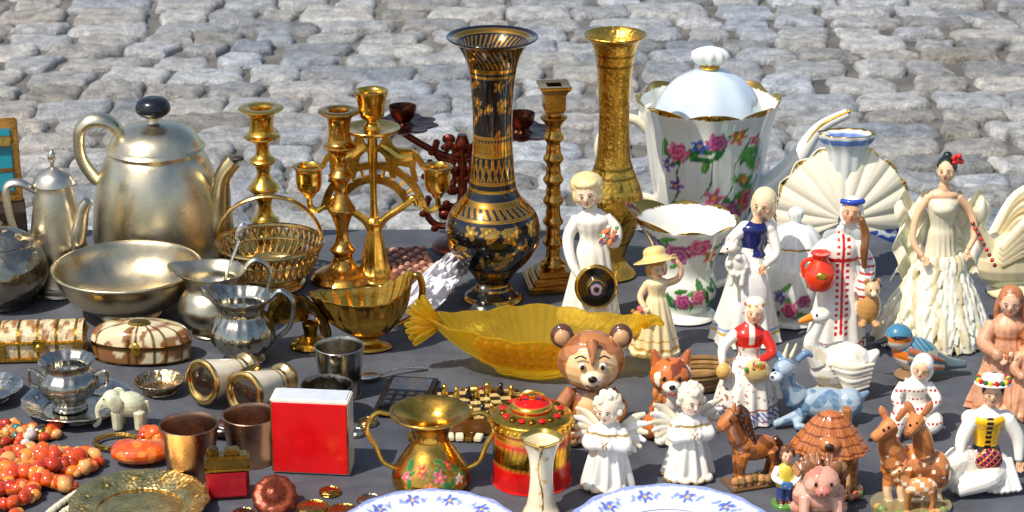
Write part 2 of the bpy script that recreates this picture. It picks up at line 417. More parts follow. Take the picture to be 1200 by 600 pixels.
# ------------------------------------------------------------ table
m, N, L = simple_mat('table_cloth'); b = N['Principled BSDF']; b.inputs['Roughness'].default_value = .7
tc = N.new('ShaderNodeTexCoord'); n1 = N.new('ShaderNodeTexNoise'); n1.inputs['Scale'].default_value = 700; n1.inputs['Detail'].default_value = 3
n2 = N.new('ShaderNodeTexNoise'); n2.inputs['Scale'].default_value = 11; n2.inputs['Detail'].default_value = 9; n2.inputs['Roughness'].default_value = .7
n4 = N.new('ShaderNodeTexNoise'); n4.inputs['Scale'].default_value = 5; n4.inputs['Detail'].default_value = 2; n4.inputs['Distortion'].default_value = 1.5
for t_ in (n1, n2, n4): L.new(tc.outputs['Object'], t_.inputs['Vector'])
cr = N.new('ShaderNodeValToRGB'); cr.color_ramp.elements[0].position = .3; cr.color_ramp.elements[0].color = (.04, .044, .055, 1); cr.color_ramp.elements[1].position = .75; cr.color_ramp.elements[1].color = (.105, .112, .13, 1)
L.new(n2.outputs['Fac'], cr.inputs[0]); L.new(cr.outputs[0], b.inputs['Base Color'])
bp = N.new('ShaderNodeBump'); bp.inputs['Strength'].default_value = .7; bp.inputs['Distance'].default_value = .001; L.new(n1.outputs['Fac'], bp.inputs['Height'])
bp2 = N.new('ShaderNodeBump'); bp2.inputs['Strength'].default_value = .7; bp2.inputs['Distance'].default_value = .03; L.new(n4.outputs['Fac'], bp2.inputs['Height']); L.new(bp.outputs[0], bp2.inputs['Normal']); L.new(bp2.outputs[0], b.inputs['Normal'])
X0, X1, Y0, Y1, D = -1.05, 1.05, -.88, .10, .22
def clothpt(u, v):
    x = X0-D+(X1-X0+2*D)*u; y = Y0-D+(Y1-Y0+2*D)*v; z = T-.0012+.0006*noise.noise(Vector((x*8, y*8, 0)))
    ex = max(X0-x, x-X1, 0); ey = max(Y0-y, y-Y1, 0)
    wv = .012*sin(y*30+sin(y*9)*2) if ex else .012*sin(x*28+2*sin(x*7))
    if ex or ey:
        d = sqrt(ex*ex+ey*ey); z -= d*.95
        x = min(max(x, X0), X1)+(1 if x > 0 else -1)*(min(ex, .012)+(wv+.012)*min(1, ex*8) if ex else 0)
        y = min(max(y, Y0), Y1)+(1 if y > -.4 else -1)*(min(ey, .012)+(wv+.012)*min(1, ey*8) if ey else 0)
    return (x, y, z)
V, F = sheet(clothpt, 260, 150)
me = bpy.data.meshes.new('cloth'); me.from_pydata(V.tolist(), [], F); me.shade_smooth(); me.materials.append(m)
tb = bpy.data.objects.new('market_table', None); scene.collection.objects.link(tb)
ob = bpy.data.objects.new('table_cloth', me); ob.parent = tb; scene.collection.objects.link(ob)
m, N, L = simple_mat('table_wood'); b = N['Principled BSDF']; b.inputs['Roughness'].default_value = .7
wv_ = N.new('ShaderNodeTexNoise'); wv_.inputs['Scale'].default_value = 6; cr = N.new('ShaderNodeValToRGB'); cr.color_ramp.elements[0].color = (.12, .07, .035, 1); cr.color_ramp.elements[1].color = (.28, .18, .1, 1)
L.new(wv_.outputs['Fac'], cr.inputs[0]); L.new(cr.outputs[0], b.inputs['Base Color'])
for nm, c, s in [('top', (0, -.39, T-.02), (2.08, .96, .03))]+[('leg_%d' % (i+1), (sx_*.98, -.39+sy_*.42, (T-.04)/2), (.05, .05, T-.04)) for i, (sx_, sy_) in enumerate([(-1, -1), (1, -1), (1, 1), (-1, 1)])]:
    V, F = box(c, s, bev=.003); me = bpy.data.meshes.new(nm); me.from_pydata(V.tolist(), [], F); me.materials.append(m)
    ob = bpy.data.objects.new(nm, me); ob.parent = tb; scene.collection.objects.link(ob)

# ============================================================ LEFT SIDE
o = Obj('open_jewelry_box', -.612, -.01, .001, 14)
o.add(box((0, 0, 30), (95, 60, 60)), C('2a1c10'), 'matte'); o.add(box((0, 24, 105), (92, 8, 92), RX(-14)), C('b8843c', .8), 'aged')
o.add(box((0, 19, 106), (76, 4, 70), RX(-14)), C('1a808c'), 'plastic'); o.add(box((0, 17, 128), (76, 3, 12), RX(-14)), C('c8a050', .9), 'engraved'); o.add(box((0, 15, 96), (76, 3, 7), RX(-14)), C('8a5a28', .7), 'engraved'); o.add(box((0, -31, 30), (70, 3, 40)), C('8a6a30', .8), 'engraved')
o.done()

o = Obj('metal_coffee_pot', -.508, -.104, .00096)
o.add(lathe([(0, 0), (38, 0), (40, 3), (40, 10), (37, 14), (33, 50), (26, 95), (20, 118), (20, 122), (0, 122)], 64, 3), C('d0c4a8', 1), 'brushed')
o.add(lathe([(0, 120), (22, 120), (22.5, 125), (18, 132), (8, 138), (3, 140), (0, 140)], 48, 3), STEEL, 'brushed')
o.add(lathe([(3, 138), (2.5, 146), (5, 150), (4, 156), (0, 160)], 20, 3), STEEL, 'metal')
o.add(tube([(-20, 0, 112), (-38, -2, 122), (-54, -4, 118), (-54, -4, 90), (-46, -3, 62), (-32, 0, 52)], [4, 4.5, 4.5, 4.5, 4, 4], 10, 6, 1.5), STEEL, 'brushed')
o.add(tube([(20, -14, 48), (30, -18, 75), (36, -20, 98), (43, -22, 108)], [11, 9, 7, 6], 14, 5), STEEL, 'brushed')
o.done()

o = Obj('metal_teapot', -.41, -.005, .001)
TP = C('e4d6b4', 1)
o.add(lathe([(0, 0), (66, 0), (72, 3), (76, 14), (77, 35), (73, 70), (66, 98), (58, 116), (52, 124), (50, 128), (0, 128)], 96, 4), TP, 'brushed')
o.add(lathe([(0, 126), (53, 126), (54, 130), (52, 134), (46, 142), (34, 149), (16, 153), (8, 154), (6, 160), (7, 163), (0, 163)], 72, 3), TP, 'brushed')
o.add(lathe([(0, 160), (9, 161), (18, 166), (20, 172), (16, 180), (7, 183), (0, 183)], 32, 3), C('17191f'), 'plastic')
o.add(tube([(-36, -4, 140), (-48, -6, 156), (-70, -8, 160), (-84, -8, 146), (-84, -8, 118), (-72, -6, 96), (-64, -4, 90)], [6, 7, 7.5, 7, 7, 7, 6], 12, 6, 1.6), TP, 'brushed')
o.add(tube([(56, -14, 18), (70, -18, 38), (74, -20, 68), (79, -22, 100), (94, -25, 120)], [24, 19, 13, 10, 9], 20, 6), C('d4c49c', 1), 'brushed')
o.add(ell((97, -26, 122), (8, 7, 2.5)), C('2a241c'), 'matte')
o.done()

o = Obj('pewter_sugar_pot', -.562, -.152, .000945)
o.add(lathe([(0, 0), (30, 0), (34, 6), (50, 25), (54, 42), (47, 62), (38, 70), (38, 74), (20, 84), (6, 88), (5, 94), (0, 97)], 64, 4), C('aca28e', 1), 'hammered')
o.done()

o = Obj('metal_bowl', -.418, -.184, .000934)
o.add(lathe([(0, 0), (34, 0), (36, 3), (34, 8), (48, 12), (68, 24), (80, 40), (84, 52), (88, 55), (86, 57), (82, 53), (76, 38), (62, 24), (38, 15), (0, 12)], 96, 4), C('d4c4a0', 1), 'brushed')
o.done()

def inlay(x, y, z):
    if abs((x+200) % 22-11) > 9.2: return C('b88a36', 1)
    return C('dcc89c') if noise.noise(Vector((x*.12, y*.12, z*.12))) > -.15 else C('a06e3a')
o = Obj('bone_inlaid_casket', -.49, -.30, .00089, 4)
prof = [(22*cos(a), 24+15*sin(a)) for a in np.linspace(0, pi, 14)]
pts = [(-22, 2), (-24, 22)]+[(-p[0]*1.08, p[1]) for p in prof]+[(24, 22), (22, 2)]
V, F = sheet(lambda u, v: (-50+100*u, pts[int(round(v*(len(pts)-1)))][0], pts[int(round(v*(len(pts)-1)))][1]), 120, len(pts)-1); o.add((V, F), inlay, 'aged')
for q in (-50, 50): o.add((np.array([(q, p[0], p[1]) for p in pts], float), [tuple(range(len(pts)))]), BRASS, 'engraved')
for z_ in (3, 22): o.add(box((0, 0, z_), (104, 52, 4), bev=1), BRASS, 'engraved')
for q in (-44, 44): o.add(box((q, 0, 14), (10, 53, 22), bev=1), BRASS, 'engraved')
o.add(box((0, -26, 20), (14, 4, 14)), GOLD, 'metal'); o.add(ell((0, -29, 18), (4, 2, 4)), GOLD, 'metal')
o.done()

o = Obj('oval_bone_box', -.385, -.307, .00089, -3)
def inl2(x, y, z):
    th = atan2(x, -y)
    if abs(z-20) < 2.4 or z < 3: return C('8a6228', 1)
    q = (th*5/pi*2) % 1
    if q < .08: return C('8a6228', 1)
    return C('d8c8a0') if noise.noise(Vector((x*.07, y*.07, z*.05+3))) > -.1 else C('8b5a30')
o.add(lathe([(0, 0), (52, 0), (57, 4), (59, 18), (60, 20), (59, 24), (54, 33), (40, 39), (0, 43)], 120, 4, sy=.52), inl2, 'glaze')
o.add(lathe([(0, 38), (13, 38), (12, 43), (0, 45)], 32, 2, sy=.6), C('a88444', 1), 'engraved', TR(0, -5, 1))
o.add(ell((0, -31, 20), (6, 3, 8)), BRASS, 'metal'); o.done()

o = Obj('brass_openwork_basket', -.273, -.09, .000967)
SB = C('d4b06c', 1)
o.add(lathe([(0, 0), (38, 0), (40, 3), (37, 6), (42, 12), (48, 18), (47, 20), (40, 13), (0, 8)], 64, 3), SB, 'metal')
for i in range(40):
    a = 2*pi*i/40
    for dd in (-.09, .09):
        P = [(48*sin(a), -48*cos(a), 17), (55*sin(a+dd), -55*cos(a+dd), 32), (61*sin(a), -61*cos(a), 47)]
        o.add(tube(P, 1.6, 6, 3), SB, 'metal')
for r, z, th in ((48, 18, 2), (56, 34, 1.8), (61.5, 48, 3)):
    o.add(tube([(r*sin(a), -r*cos(a), z) for a in np.linspace(0, 2*pi, 49)], th, 8, 1), SB, 'metal')
o.add(tube([(61*cos(a), 4, 48+52*sin(a)) for a in np.linspace(0, pi, 15)], 2.4, 8, 3, 1.8), SB, 'metal')
o.done()

def candlestick(name, x, y, k, h, cr_, br, col, mat='metal'):
    o = Obj(name, x, y, k); s = h/100
    p = [(0, 0), (br, 0), (br, 2.5), (br*.8, 5), (br*.45, 8), (br*.3, 14), (br*.42, 18), (br*.25, 22), (br*.2, 30), (br*.34, 38), (br*.46, 42), (br*.3, 47), (br*.19, 52), (br*.25, 58), (br*.4, 62), (br*.22, 66), (br*.22, 74), (cr_*.85, 79), (cr_*.6, 82), (cr_*.55, 90), (cr_*.65, 96), (cr_, 98.5), (cr_, 100), (cr_*.5, 99.5), (cr_*.42, 90), (0, 88)]
    o.add(lathe([(r, z*s) for r, z in p], 56, 4), col, mat); return o
candlestick('brass_candlestick', -.292, .04, .001016, 157, 25, 40, BRASS).done()
candlestick('brass_candlestick', -.192, -.075, .00097, 194, 23, 36, OLDB).done()

o = Obj('brass_candelabrum', -.156, -.071, .000974)
o.add(lathe([(0, 0), (27, 0), (28, 4), (18, 10), (13, 30), (10, 45), (7, 60), (9, 64), (5, 70), (0, 70)], 48, 3, lambda t, z: 1+.05*cos(8*t)), BRASS, 'metal')
def band(r0, r1, a0, a1, zc, n=40, sc=0):
    pts = []
    for i in range(n+1):
        a = radians(a0+(a1-a0)*i/n); pts.append((cos(a)*(r1+sc*abs(sin(i*pi/4))), zc+sin(a)*(r1+sc*abs(sin(i*pi/4)))))
    for i in range(n, -1, -1):
        a = radians(a0+(a1-a0)*i/n); pts.append((cos(a)*r0, zc+sin(a)*r0))
    return flatpoly(pts, -3, 3)
o.add(band(54, 62, 8, 172, 72), BRASS, 'metal'); o.add(band(38, 45, 15, 165, 72, sc=2), BRASS, 'metal')
for i in range(11):
    a = radians(20+140*i/10); o.add(tube([(cos(a)*43, 0, 72+sin(a)*43), (cos(a)*56, 0, 72+sin(a)*56)], 2.2, 6, 1), BRASS, 'metal')
for q in (-1, 1):
    o.add(tube([(0, 0, 46), (q*10, 0, 66), (q*30, 0, 80), (q*46, 0, 92), (q*50, 0, 84)], [5, 4.5, 4, 4, 3], 10, 5, .9), BRASS, 'metal')
    o.add(tube([(q*56, 0, 84), (q*66, 0, 78), (q*74, 0, 84), (q*74, 0, 96)], 3.5, 8, 5), BRASS, 'metal')
    o.add(lathe([(0, 92), (5, 93), (8, 98), (12, 101), (15, 110), (15.5, 124), (18, 127), (18, 129), (12, 127), (11, 106), (0, 104)], 36, 3), BRASS, 'metal', TR(q*74, 0, 0))
    horse = [(8, 154), (13, 164), (20, 162), (23, 154), (30, 149), (44, 149), (53, 143), (60, 131), (55, 128), (50, 136), (49, 124), (52, 112), (46, 110), (42, 128), (30, 130), (25, 124), (27, 116), (20, 116), (17, 128), (14, 140), (8, 146), (3, 144), (2, 149)]
    pp = [(q*a, b_) for a, b_ in horse]
    if q < 0: pp = pp[::-1]
    o.add(flatpoly(pp, -3.5, 3.5), BRASS, 'metal')
    o.add(tube([(q*9, -1, 153), (q*18, -2, 148), (q*30, -2.5, 140), (q*46, -2, 141)], [4, 5.5, 6, 5], 8, 4), BRASS, 'metal')
o.add(tube([(0, 0, 68), (0, 0, 100), (0, 0, 150), (0, 0, 172)], [5, 4, 6, 4], 12, 3), BRASS, 'metal')
o.add(lathe([(0, 164), (8, 164), (28, 168), (32, 172), (30, 173), (12, 170), (9, 176), (6, 180), (14, 186), (16, 200), (19, 211), (19, 214), (13, 211), (11, 190), (0, 188)], 48, 3), BRASS, 'metal')
o.done()

o = Obj('bronze_scrollwork_candelabrum', -.058, .03, .00101)
DB = C('844030', 1)
o.add(lathe([(0, 0), (34, 0), (32, 6), (12, 12), (7, 30), (10, 45), (6, 60), (6, 110), (9, 118), (5, 130)], 40, 3), DB, 'aged')
for q in (-1, 1):
    for zc, r in ((42, 24), (85, 22), (112, 16)):
        o.add(tube([(q*(8+r*.9*(t/6.)*cos(t)+r*.5), 0, zc+r*.9*(t/6.)*sin(t)) for t in np.linspace(0, 7, 14)], 4, 8, 2), DB, 'aged')
        for i in range(7):
            t = i*.9+.8; o.add(ell((q*(8+r*.9*(t/6.)*cos(t)+r*.5+4*cos(t)), -3, zc+r*.9*(t/6.)*sin(t)+4*sin(t)), (5, 3, 4), 8), DB, 'aged')
    for i in range(6): o.add(ell((q*rnd.uniform(10, 34), rnd.uniform(-5, 3), rnd.uniform(30, 130)), (8, 4, 6), 10), DB, 'aged')
    o.add(tube([(0, 0, 100), (q*30, 0, 110), (q*62, 0, 128), (q*70, 0, 136)], 4, 8, 4), DB, 'aged')
    o.add(lathe([(0, 134), (20, 136), (34, 140), (38, 143), (14, 141), (9, 146), (13, 150), (16, 160), (15, 162), (11, 150), (0, 148)], 64, 2, lambda t, z: 1+.1*cos(9*t) if z < 144.5 else 1), C('643a2c', 1), 'aged', TR(q*68, 0, 0 if q < 0 else -8))
o.done()

# ============================================================ CENTRE
GA = C('dca034', 1)
neckI = []; bodyI = []
for i in range(46): neckI.append(('l' if i % 3 else 'f', rnd.uniform(-75, 75), rnd.uniform(192, 256), rnd.uniform(5, 8) if i % 3 else rnd.uniform(5, 7), GA))
for i in range(95): bodyI.append(('l' if i % 3 else 'f', rnd.uniform(-155, 155), rnd.uniform(50, 97), rnd.uniform(6, 10) if i % 3 else rnd.uniform(6, 9), GA))
nf = flower_paint(BLACK, neckI, 24); bf_ = flower_paint(BLACK, bodyI, 50)
def vasecol(x, y, z):
    th = atan2(x, -y); a = th*40
    for z0, w_ in ((294, 2), (264, 2), (258, .9), (190, 1.1), (180, 3), (170, 1.1), (140, 1.8), (131, 1.2), (118, 2.5), (104, 1), (42, 1.4), (34, 1.4), (20, 2), (14, 1), (3, 3)):
        if abs(z-z0) < w_: return GA
    if 173 < z < 187 and (a*.6) % 4 < 2: return GA
    if 106 < z < 116 and (a*.5+z*.3) % 4 < 1.8: return GA
    if 143 < z < 167 and (abs((a*.25+z*.12) % 3-1.5) < .35 or abs((a*.25-z*.12) % 3-1.5) < .35): return GA
    if 268 < z < 290 and (th*6+z*.1) % 1 < .3: return GA
    if 34 < z < 42 and (a*.4) % 3 < 1.5: return GA
    if 192 < z < 257: return nf(x, y, z)
    if 48 < z < 99: return bf_(x, y, z)
    return BLACK
o = Obj('black_gold_vase', -.021, -.139, .00095)
o.add(lathe([(0, 0), (32, 0), (33, 5), (26, 10), (20, 16), (19, 22), (28, 34), (42, 48), (53, 66), (55, 82), (51, 98), (42, 110), (34, 118), (29, 126), (27, 134), (25, 150), (23, 180), (22.5, 205), (24, 235), (27, 258), (32, 276), (42, 291), (51, 296), (50, 298), (40, 292), (28, 274), (20, 240), (18, 150), (0, 145)], 260, 10), vasecol, 'glaze')
o.done()

o = Obj('square_brass_candlestick', .046, -.095, .000965, 8)
for z_, s_, h_ in ((4, 64, 8), (11, 52, 7), (17, 40, 6)): o.add(box((0, 0, z_), (s_, s_, h_), bev=2), OLDB, 'metal')
pp = [(14, 20), (15, 26), (9, 32), (8, 40)]
for i in range(6): pp += [(8, 44+i*24), (12, 50+i*24), (9, 56+i*24), (8.5, 62+i*24)]
o.add(lathe(pp+[(12, 188), (16, 193), (10, 196), (10, 202)], 32, 3), OLDB, 'metal')
o.add(lathe([(0, 198), (14, 199), (17, 204), (17, 219), (20, 223), (25, 227), (25, 230), (12, 229), (11, 209), (0, 207)], 4, 1), OLDB, 'metal', RZ(45))
o.done()

def tallv(x, y, z):
    th = atan2(x, -y)
    for z0 in (40, 116, 125, 240, 252):
        if abs(z-z0) < 1.3: return C('8a6428', 1)
    if 128 < z < 238 and ((th*7+z*.07) % 1.0 < .13 or (th*7-z*.07) % 1.0 < .13): return C('b88838', 1)
    if 45 < z < 112 and noise.noise(Vector((th*5, z*.12, 2))) > .22: return C('b08034', 1)
    return C('f4be50', 1)
o = Obj('tall_brass_vase', .114, -.062, .000977)
o.add(lathe([(0, 0), (26, 0), (27, 4), (19, 12), (16, 22), (20, 36), (30, 58), (35, 80), (34, 96), (27, 114), (20, 135), (17.5, 170), (18, 202), (20, 232), (23, 252), (28, 265), (35, 271), (34, 273), (26, 265), (17, 240), (14, 175), (0, 170)], 160, 8), tallv, 'engraved')
o.done()

o = Obj('lidded_porcelain_teapot', .23, .058, .00102, zs=.99)
its = [('r', 22, 46, 22, MAG), ('r', -14, 38, 18, VIO), ('r', 50, 64, 16, C('c8182c')), ('f', 4, 72, 13, PINK), ('r', -36, 126, 13, PINK), ('f', -50, 108, 10, VIO), ('r', 4, 142, 12, MAG), ('f', 26, 146, 11, ORG), ('f', -14, 136, 10, BLU), ('f', 46, 140, 9, PINK), ('f', -40, 84, 10, VIO), ('f', 60, 104, 10, PINK), ('f', 38, 92, 8, ORG)]
for i in range(30): its.append(('l', rnd.uniform(-52, 68), rnd.choice([rnd.uniform(24, 84), rnd.uniform(110, 152)]), rnd.uniform(8, 14), rnd.choice([GR, GR2])))
for i in range(12): its.append(('l', 46+rnd.uniform(-10, 12), rnd.uniform(70, 130), rnd.uniform(9, 14), rnd.choice([GR, GR2])))
its += [('s', 26, 100, 44, GR), ('s', -38, 90, 38, GR), ('s', 48, 100, 36, GR2), ('s', 0, 105, 34, GR)]
scal = lambda t, z: 1+.045*max(0, z/160)*abs(cos(4*t))*1.6+.012*cos(16*t)
o.add(lathe([(0, 0), (48, 0), (50, 5), (44, 10), (46, 20), (56, 45), (62, 80), (66, 115), (70, 145), (77, 166), (76, 168), (68, 150), (60, 120), (0, 110)], 260, 10, scal, dz=lambda t, r, z: (max(0, z-140)/28)*7*abs(cos(4*t))), flower_paint(C('e8e4da'), its, 62, lambda x, y, z: C('d8a840', 1) if z > 170 else None), 'pearl')
o.add(lathe([(0, 148), (60, 150), (64, 154), (60, 162), (52, 180), (38, 196), (20, 205), (10, 208), (9, 212), (0, 213)], 120, 4, lambda t, z: 1+.02*cos(8*t)), lambda x, y, z: C('d8a840', 1) if 155 < z < 158 else C('c8d4e0'), 'pearl')
o.add(lathe([(9, 208), (12, 211), (8, 214)], 24, 2), GOLD, 'metal')
o.add(lathe([(0, 210), (8, 212), (18, 218), (20, 226), (14, 232), (0, 236)], 60, 4, lambda t, z: 1+.1*cos(10*t), sy=.7), C('e8e6e2'), 'pearl')
o.add(tube([(52, 0, 50), (82, 0, 70), (104, 0, 98), (128, 0, 136), (160, -2, 156)], [20, 17, 12, 8, 6], 18, 7), C('f0ece2'), 'pearl')
o.add(tube([(104, -8, 104), (128, -6, 141), (162, -6, 160)], [2, 2, 2], 6, 6), GOLD, 'metal')
o.add(tube([(-62, 0, 128), (-86, 0, 148), (-112, 0, 142), (-124, 0, 112), (-112, 0, 80), (-92, 0, 60), (-56, 0, 48)], [6, 6, 7, 7, 6, 5, 6], 12, 7), C('e8dcc0'), 'pearl')
o.add(tube([(-70, 0, 138), (-76, 0, 156), (-66, 0, 166)], [5, 4, 2], 8, 5), C('e8e4da'), 'pearl')
o.done()

o = Obj('porcelain_creamer', .19, -.19, .00093)
its = [('r', -8, 26, 12, MAG), ('r', 12, 32, 10, PINK), ('r', -14, 84, 15, MAG), ('r', 8, 94, 13, PINK), ('f', 24, 80, 10, ORG), ('f', -34, 94, 9, VIO), ('f', 36, 96, 8, BLU)]
for i in range(34): its.append(('l', rnd.uniform(-44, 48), rnd.choice([rnd.uniform(16, 46), rnd.uniform(66, 108)]), rnd.uniform(7, 11), rnd.choice([GR, GR2])))
o.add(lathe([(0, 0), (32, 0), (34, 4), (27, 10), (33, 24), (34, 40), (30, 55), (34, 72), (44, 92), (54, 108), (53, 110), (42, 96), (30, 72), (0, 60)], 220, 10, lambda t, z: (1+.05*max(0, z/110)*abs(cos(4*t)))*(1+.28*max(0, (z-60)/50)*max(0, -sin(t))**3), dz=lambda t, r, z: max(0, (z-70)/40)*(14*max(0, -sin(t))**3+5*abs(cos(4*t)))), flower_paint(C('ece8de'), its, 36, lambda x, y, z: C('d8a840', 1) if z > 113 else None), 'pearl')
o.add(tube([(46, 0, 98), (66, 0, 96), (70, 0, 72), (58, 0, 48), (34, 0, 36)], 4.5, 10, 6), C('ece8de'), 'pearl'); o.done()

o = Obj('porcelain_sugar_bowl', .303, -.205, .000922)
its = [('r', -8, 24, 12, PINK), ('r', 8, 36, 10, MAG), ('f', -20, 40, 9, VIO)]+[('l', rnd.uniform(-30, 24), rnd.uniform(12, 54), 8, GR2) for _ in range(12)]
o.add(lathe([(0, 0), (28, 0), (30, 4), (27, 8), (36, 24), (41, 48), (40, 70), (32, 88), (30, 92), (31, 95), (22, 108), (9, 114), (6, 117), (9, 124), (8, 130), (0, 134)], 160, 8, lambda t, z: 1+.02*cos(12*t)), flower_paint(C('ebe8e2'), its, 40, lambda x, y, z: C('d8a840', 1) if 91 < z < 93.5 else None), 'pearl')
o.add(tube([(38, 0, 74), (56, 0, 78), (58, 0, 52), (38, 0, 34)], 4, 10, 6), C('ebe8e2'), 'pearl'); o.done()

o = Obj('scallop_shell_vase', .373, -.085, .00097)
def fan(u, v):
    a = radians(-118+236*u); r = 8+68*v; rr = r*(1+.05*abs(sin(11*pi*u))*v)
    return (rr*sin(a)*1.02, -8+10*v-5*v*abs(cos(11*pi*u))+14*v*v, 74+rr*cos(a)*1.0)
def fcol(x, y, z):
    r = sqrt(x*x+(z-74)**2)
    if r > 77: return C('dcae4a', 1)
    if z < 60 and r > 34: return C('2c50b0') if noise.noise(Vector((x*.1, z*.1, 0))) > -.2 else C('dfe0e8')
    return C('ece2ca')
o.add(sheet(fan, 220, 50), fcol, 'pearl'); V, F = sheet(fan, 88, 12); V[:, 1] += 5; o.add((V, F), C('ece6d6'), 'pearl')
o.add(lathe([(0, 0), (36, 0), (38, 5), (30, 12), (22, 22), (30, 40), (34, 60), (26, 80), (18, 100), (20, 130), (22, 148), (30, 160), (33, 166), (31, 168), (22, 160), (14, 140), (0, 130)], 90, 5, lambda t, z: 1+.05*cos(10*t), sy=.6), lambda x, y, z: C('6a86c8') if 156 < z < 164 else (C('dcae4a', 1) if z > 167 or abs(z-104) < 2 else C('dfe0dc')), 'pearl', TR(0, 12, 0))
for i in range(9): o.b(ell((rnd.uniform(-34, 34), rnd.uniform(-20, -8), rnd.uniform(4, 22)), (10, 8, 8), 12), C('3a5cb8') if i % 3 == 0 else WHITE)
o.done(1.3, 'pearl', sharp=70)

# ---------------- figurines
o = Obj('porcelain_lady_figurine', .086, -.205, .000926)
gown(o, [(0, 0), (31, 0), (33, 4), (30, 25), (25, 55), (20, 82), (15, 98), (19, 112), (20, 120), (12, 128), (6, 131), (5, 138)], lambda x, y, z: C('c8b070') if abs(z-9) < 1.5 else C('efe8d8'), 10, .08, .78)
o.b(ell((-2, -2, 112), (17, 11, 13)), WHITE)
head(o, (-7, -4, 150), 17.5, C('f0d2b0'), C('e6cc90'), turn=-8, tilt=-6, nod=8)
o.b(ell((-7, 3, 158), (20, 17, 14)), C('e6cc90'))
arm(o, [(-17, 0, 120), (-28, -4, 98), (-24, -16, 74), (-12, -24, 56)], [7.5, 7, 5.5, 4], WHITE, C('f0d2b0'), 11)
arm(o, [(15, 0, 120), (27, -5, 108), (26, -16, 96), (16, -22, 100)], [7.5, 7, 5.5, 4], WHITE, C('f0d2b0'), 11)
def hatc(x, y, z):
    d = sqrt((x-4)**2+(z-50)**2)
    if d > 21.6 or 10.2 < d < 11.4: return C('d8a840', 1)
    if 3.5 < d < 6.5 and y < -30: return C('3a9ab0') if (atan2(z-50, x-4)*2.5) % 1 < .5 else C('d06a8a')
    return BLACK
o.add(lathe([(0, 0), (23, 0), (24, 1.5), (23, 3)]+[(23-i*1.2, 3.1+i*.1) for i in range(1, 10)]+[(11, 6), (10, 9), (7, 10), (5, 10.5), (3, 10.6), (0, 10.7)], 64, 2), hatc, 'glaze', TR(4, -27, 50) @ RX(85))
for i in range(30):
    a = rnd.uniform(0, 2*pi); r = rnd.uniform(0, 12); o.add(ell((20+r*cos(a), -24+rnd.uniform(-3, 3), 108+r*sin(a)*.8), rnd.uniform(2.2, 3.8), 8), rnd.choice([C('e8c840'), C('e06a98'), C('6a98d8'), C('e88850'), C('6aa850'), WHITE]))
o.done()

o = Obj('girl_with_hat_figurine', .150, -.292, .000895)
CR = C('ecd8a8')
gown(o, [(0, 0), (25, 0), (27, 4), (24, 20), (19, 40), (13, 60), (10, 68), (13, 80), (12, 84), (5, 88), (4, 94)], lambda x, y, z: C('c89848') if 6 < z < 9 or 17 < z < 18.5 else CR, 10, .09, .8)
head(o, (0, -3, 99), 12.5, C('eabf94'), C('c89040'), turn=15, nod=6)
o.b(lathe([(0, -1), (24, -3), (25, -1), (14, 3), (13, 10), (8, 14), (0, 15)], 40, 3, lambda t, z: 1+.06*cos(3*t)), C('e6ca7c'), TR(-2, 4, 107) @ RY(-10) @ RX(-16))
arm(o, [(11, 0, 80), (24, -2, 86), (28, -4, 98), (22, -5, 108)], [4.5, 4, 3.2, 2.8], C('eabf94'), C('eabf94'), 8)
arm(o, [(-11, 0, 80), (-19, -4, 66), (-14, -14, 56)], [4.5, 4, 3], C('eabf94'), C('eabf94'), 8)
for i in range(16): o.add(ell((-14+rnd.uniform(-7, 7), -18+rnd.uniform(-3, 3), 52+rnd.uniform(-6, 6)), 3, 8), rnd.choice([C('e8c040'), C('d86868'), C('88a850'), CR]))
o.b(ell((-22, -4, 26), (9, 8, 11)), C('c89848')); o.b(ell((-22, -6, 42), (7, 7, 8)), C('c89848'))
for q in (-27, -17): o.b(ell((q, -5, 49), 3, 8), C('a87030'))
o.b(lathe([(0, -2), (30, -2), (30, 3), (0, 4)], 32, 1, sy=.75), CR)
o.done(1.0)

o = Obj('shepherdess_figurine', .248, -.262, .000906)
wc = lambda x, y, z: C('d0b050') if abs(z-14) < 1.5 else (C('98a8d0') if 17 < z < 20 else WHITE)
gown(o, [(0, 0), (36, 0), (38, 5), (34, 30), (27, 62), (20, 92), (13, 105), (12, 110)], wc, 10, .09, .78)
o.b(lathe([(0, 98), (15, 100), (12, 108), (15, 122), (18, 132), (12, 138), (0, 140)], 40, 4, sy=.75), NAVY, TR(4, 0, 0))
o.b(tube([(5, 0, 134), (10, -1, 146)], [7, 5.5], 10, 1), SKIN)
head(o, (14, -3, 160), 16, C('f0cba4'), C('e8d8a8'), turn=-25, tilt=5, nod=10, style='scarf')
o.b(ell((-6, -1, 132), (9, 8, 8)), WHITE); o.b(ell((22, 0, 132), (9, 8, 9)), WHITE)
arm(o, [(-10, -2, 130), (-24, -10, 118), (-20, -20, 106)], [7, 6, 4], WHITE, SKIN, 11)
arm(o, [(24, 0, 130), (30, -8, 106), (16, -22, 96)], [7, 6, 4], WHITE, SKIN, 11)
LM = C('f0ead8')
o.b(ell((-16, -22, 98), (14, 10, 14)), LM); o.b(ell((-24, -28, 118), (8, 7, 7)), LM); o.b(ell((-31, -33, 116), (4, 4, 3)), C('e8c8b0'))
for i in range(16): a = rnd.uniform(0, 6.28); o.b(ell((-16+10*cos(a), -26-rnd.uniform(0, 5), 98+10*sin(a)), 4, 8), LM)
for q in ((-18, -29, 124), (-28, -24, 125)): o.b(ell(q, (3, 2, 5), 8), C('e8c8b0'))
o.add(ell((-29, -34, 119), 1.3, 6), BLACK)
for q in (-22, -10): o.b(tube([(q, -28, 90), (q-1, -32, 76)], [4, 3], 8, 1), LM)
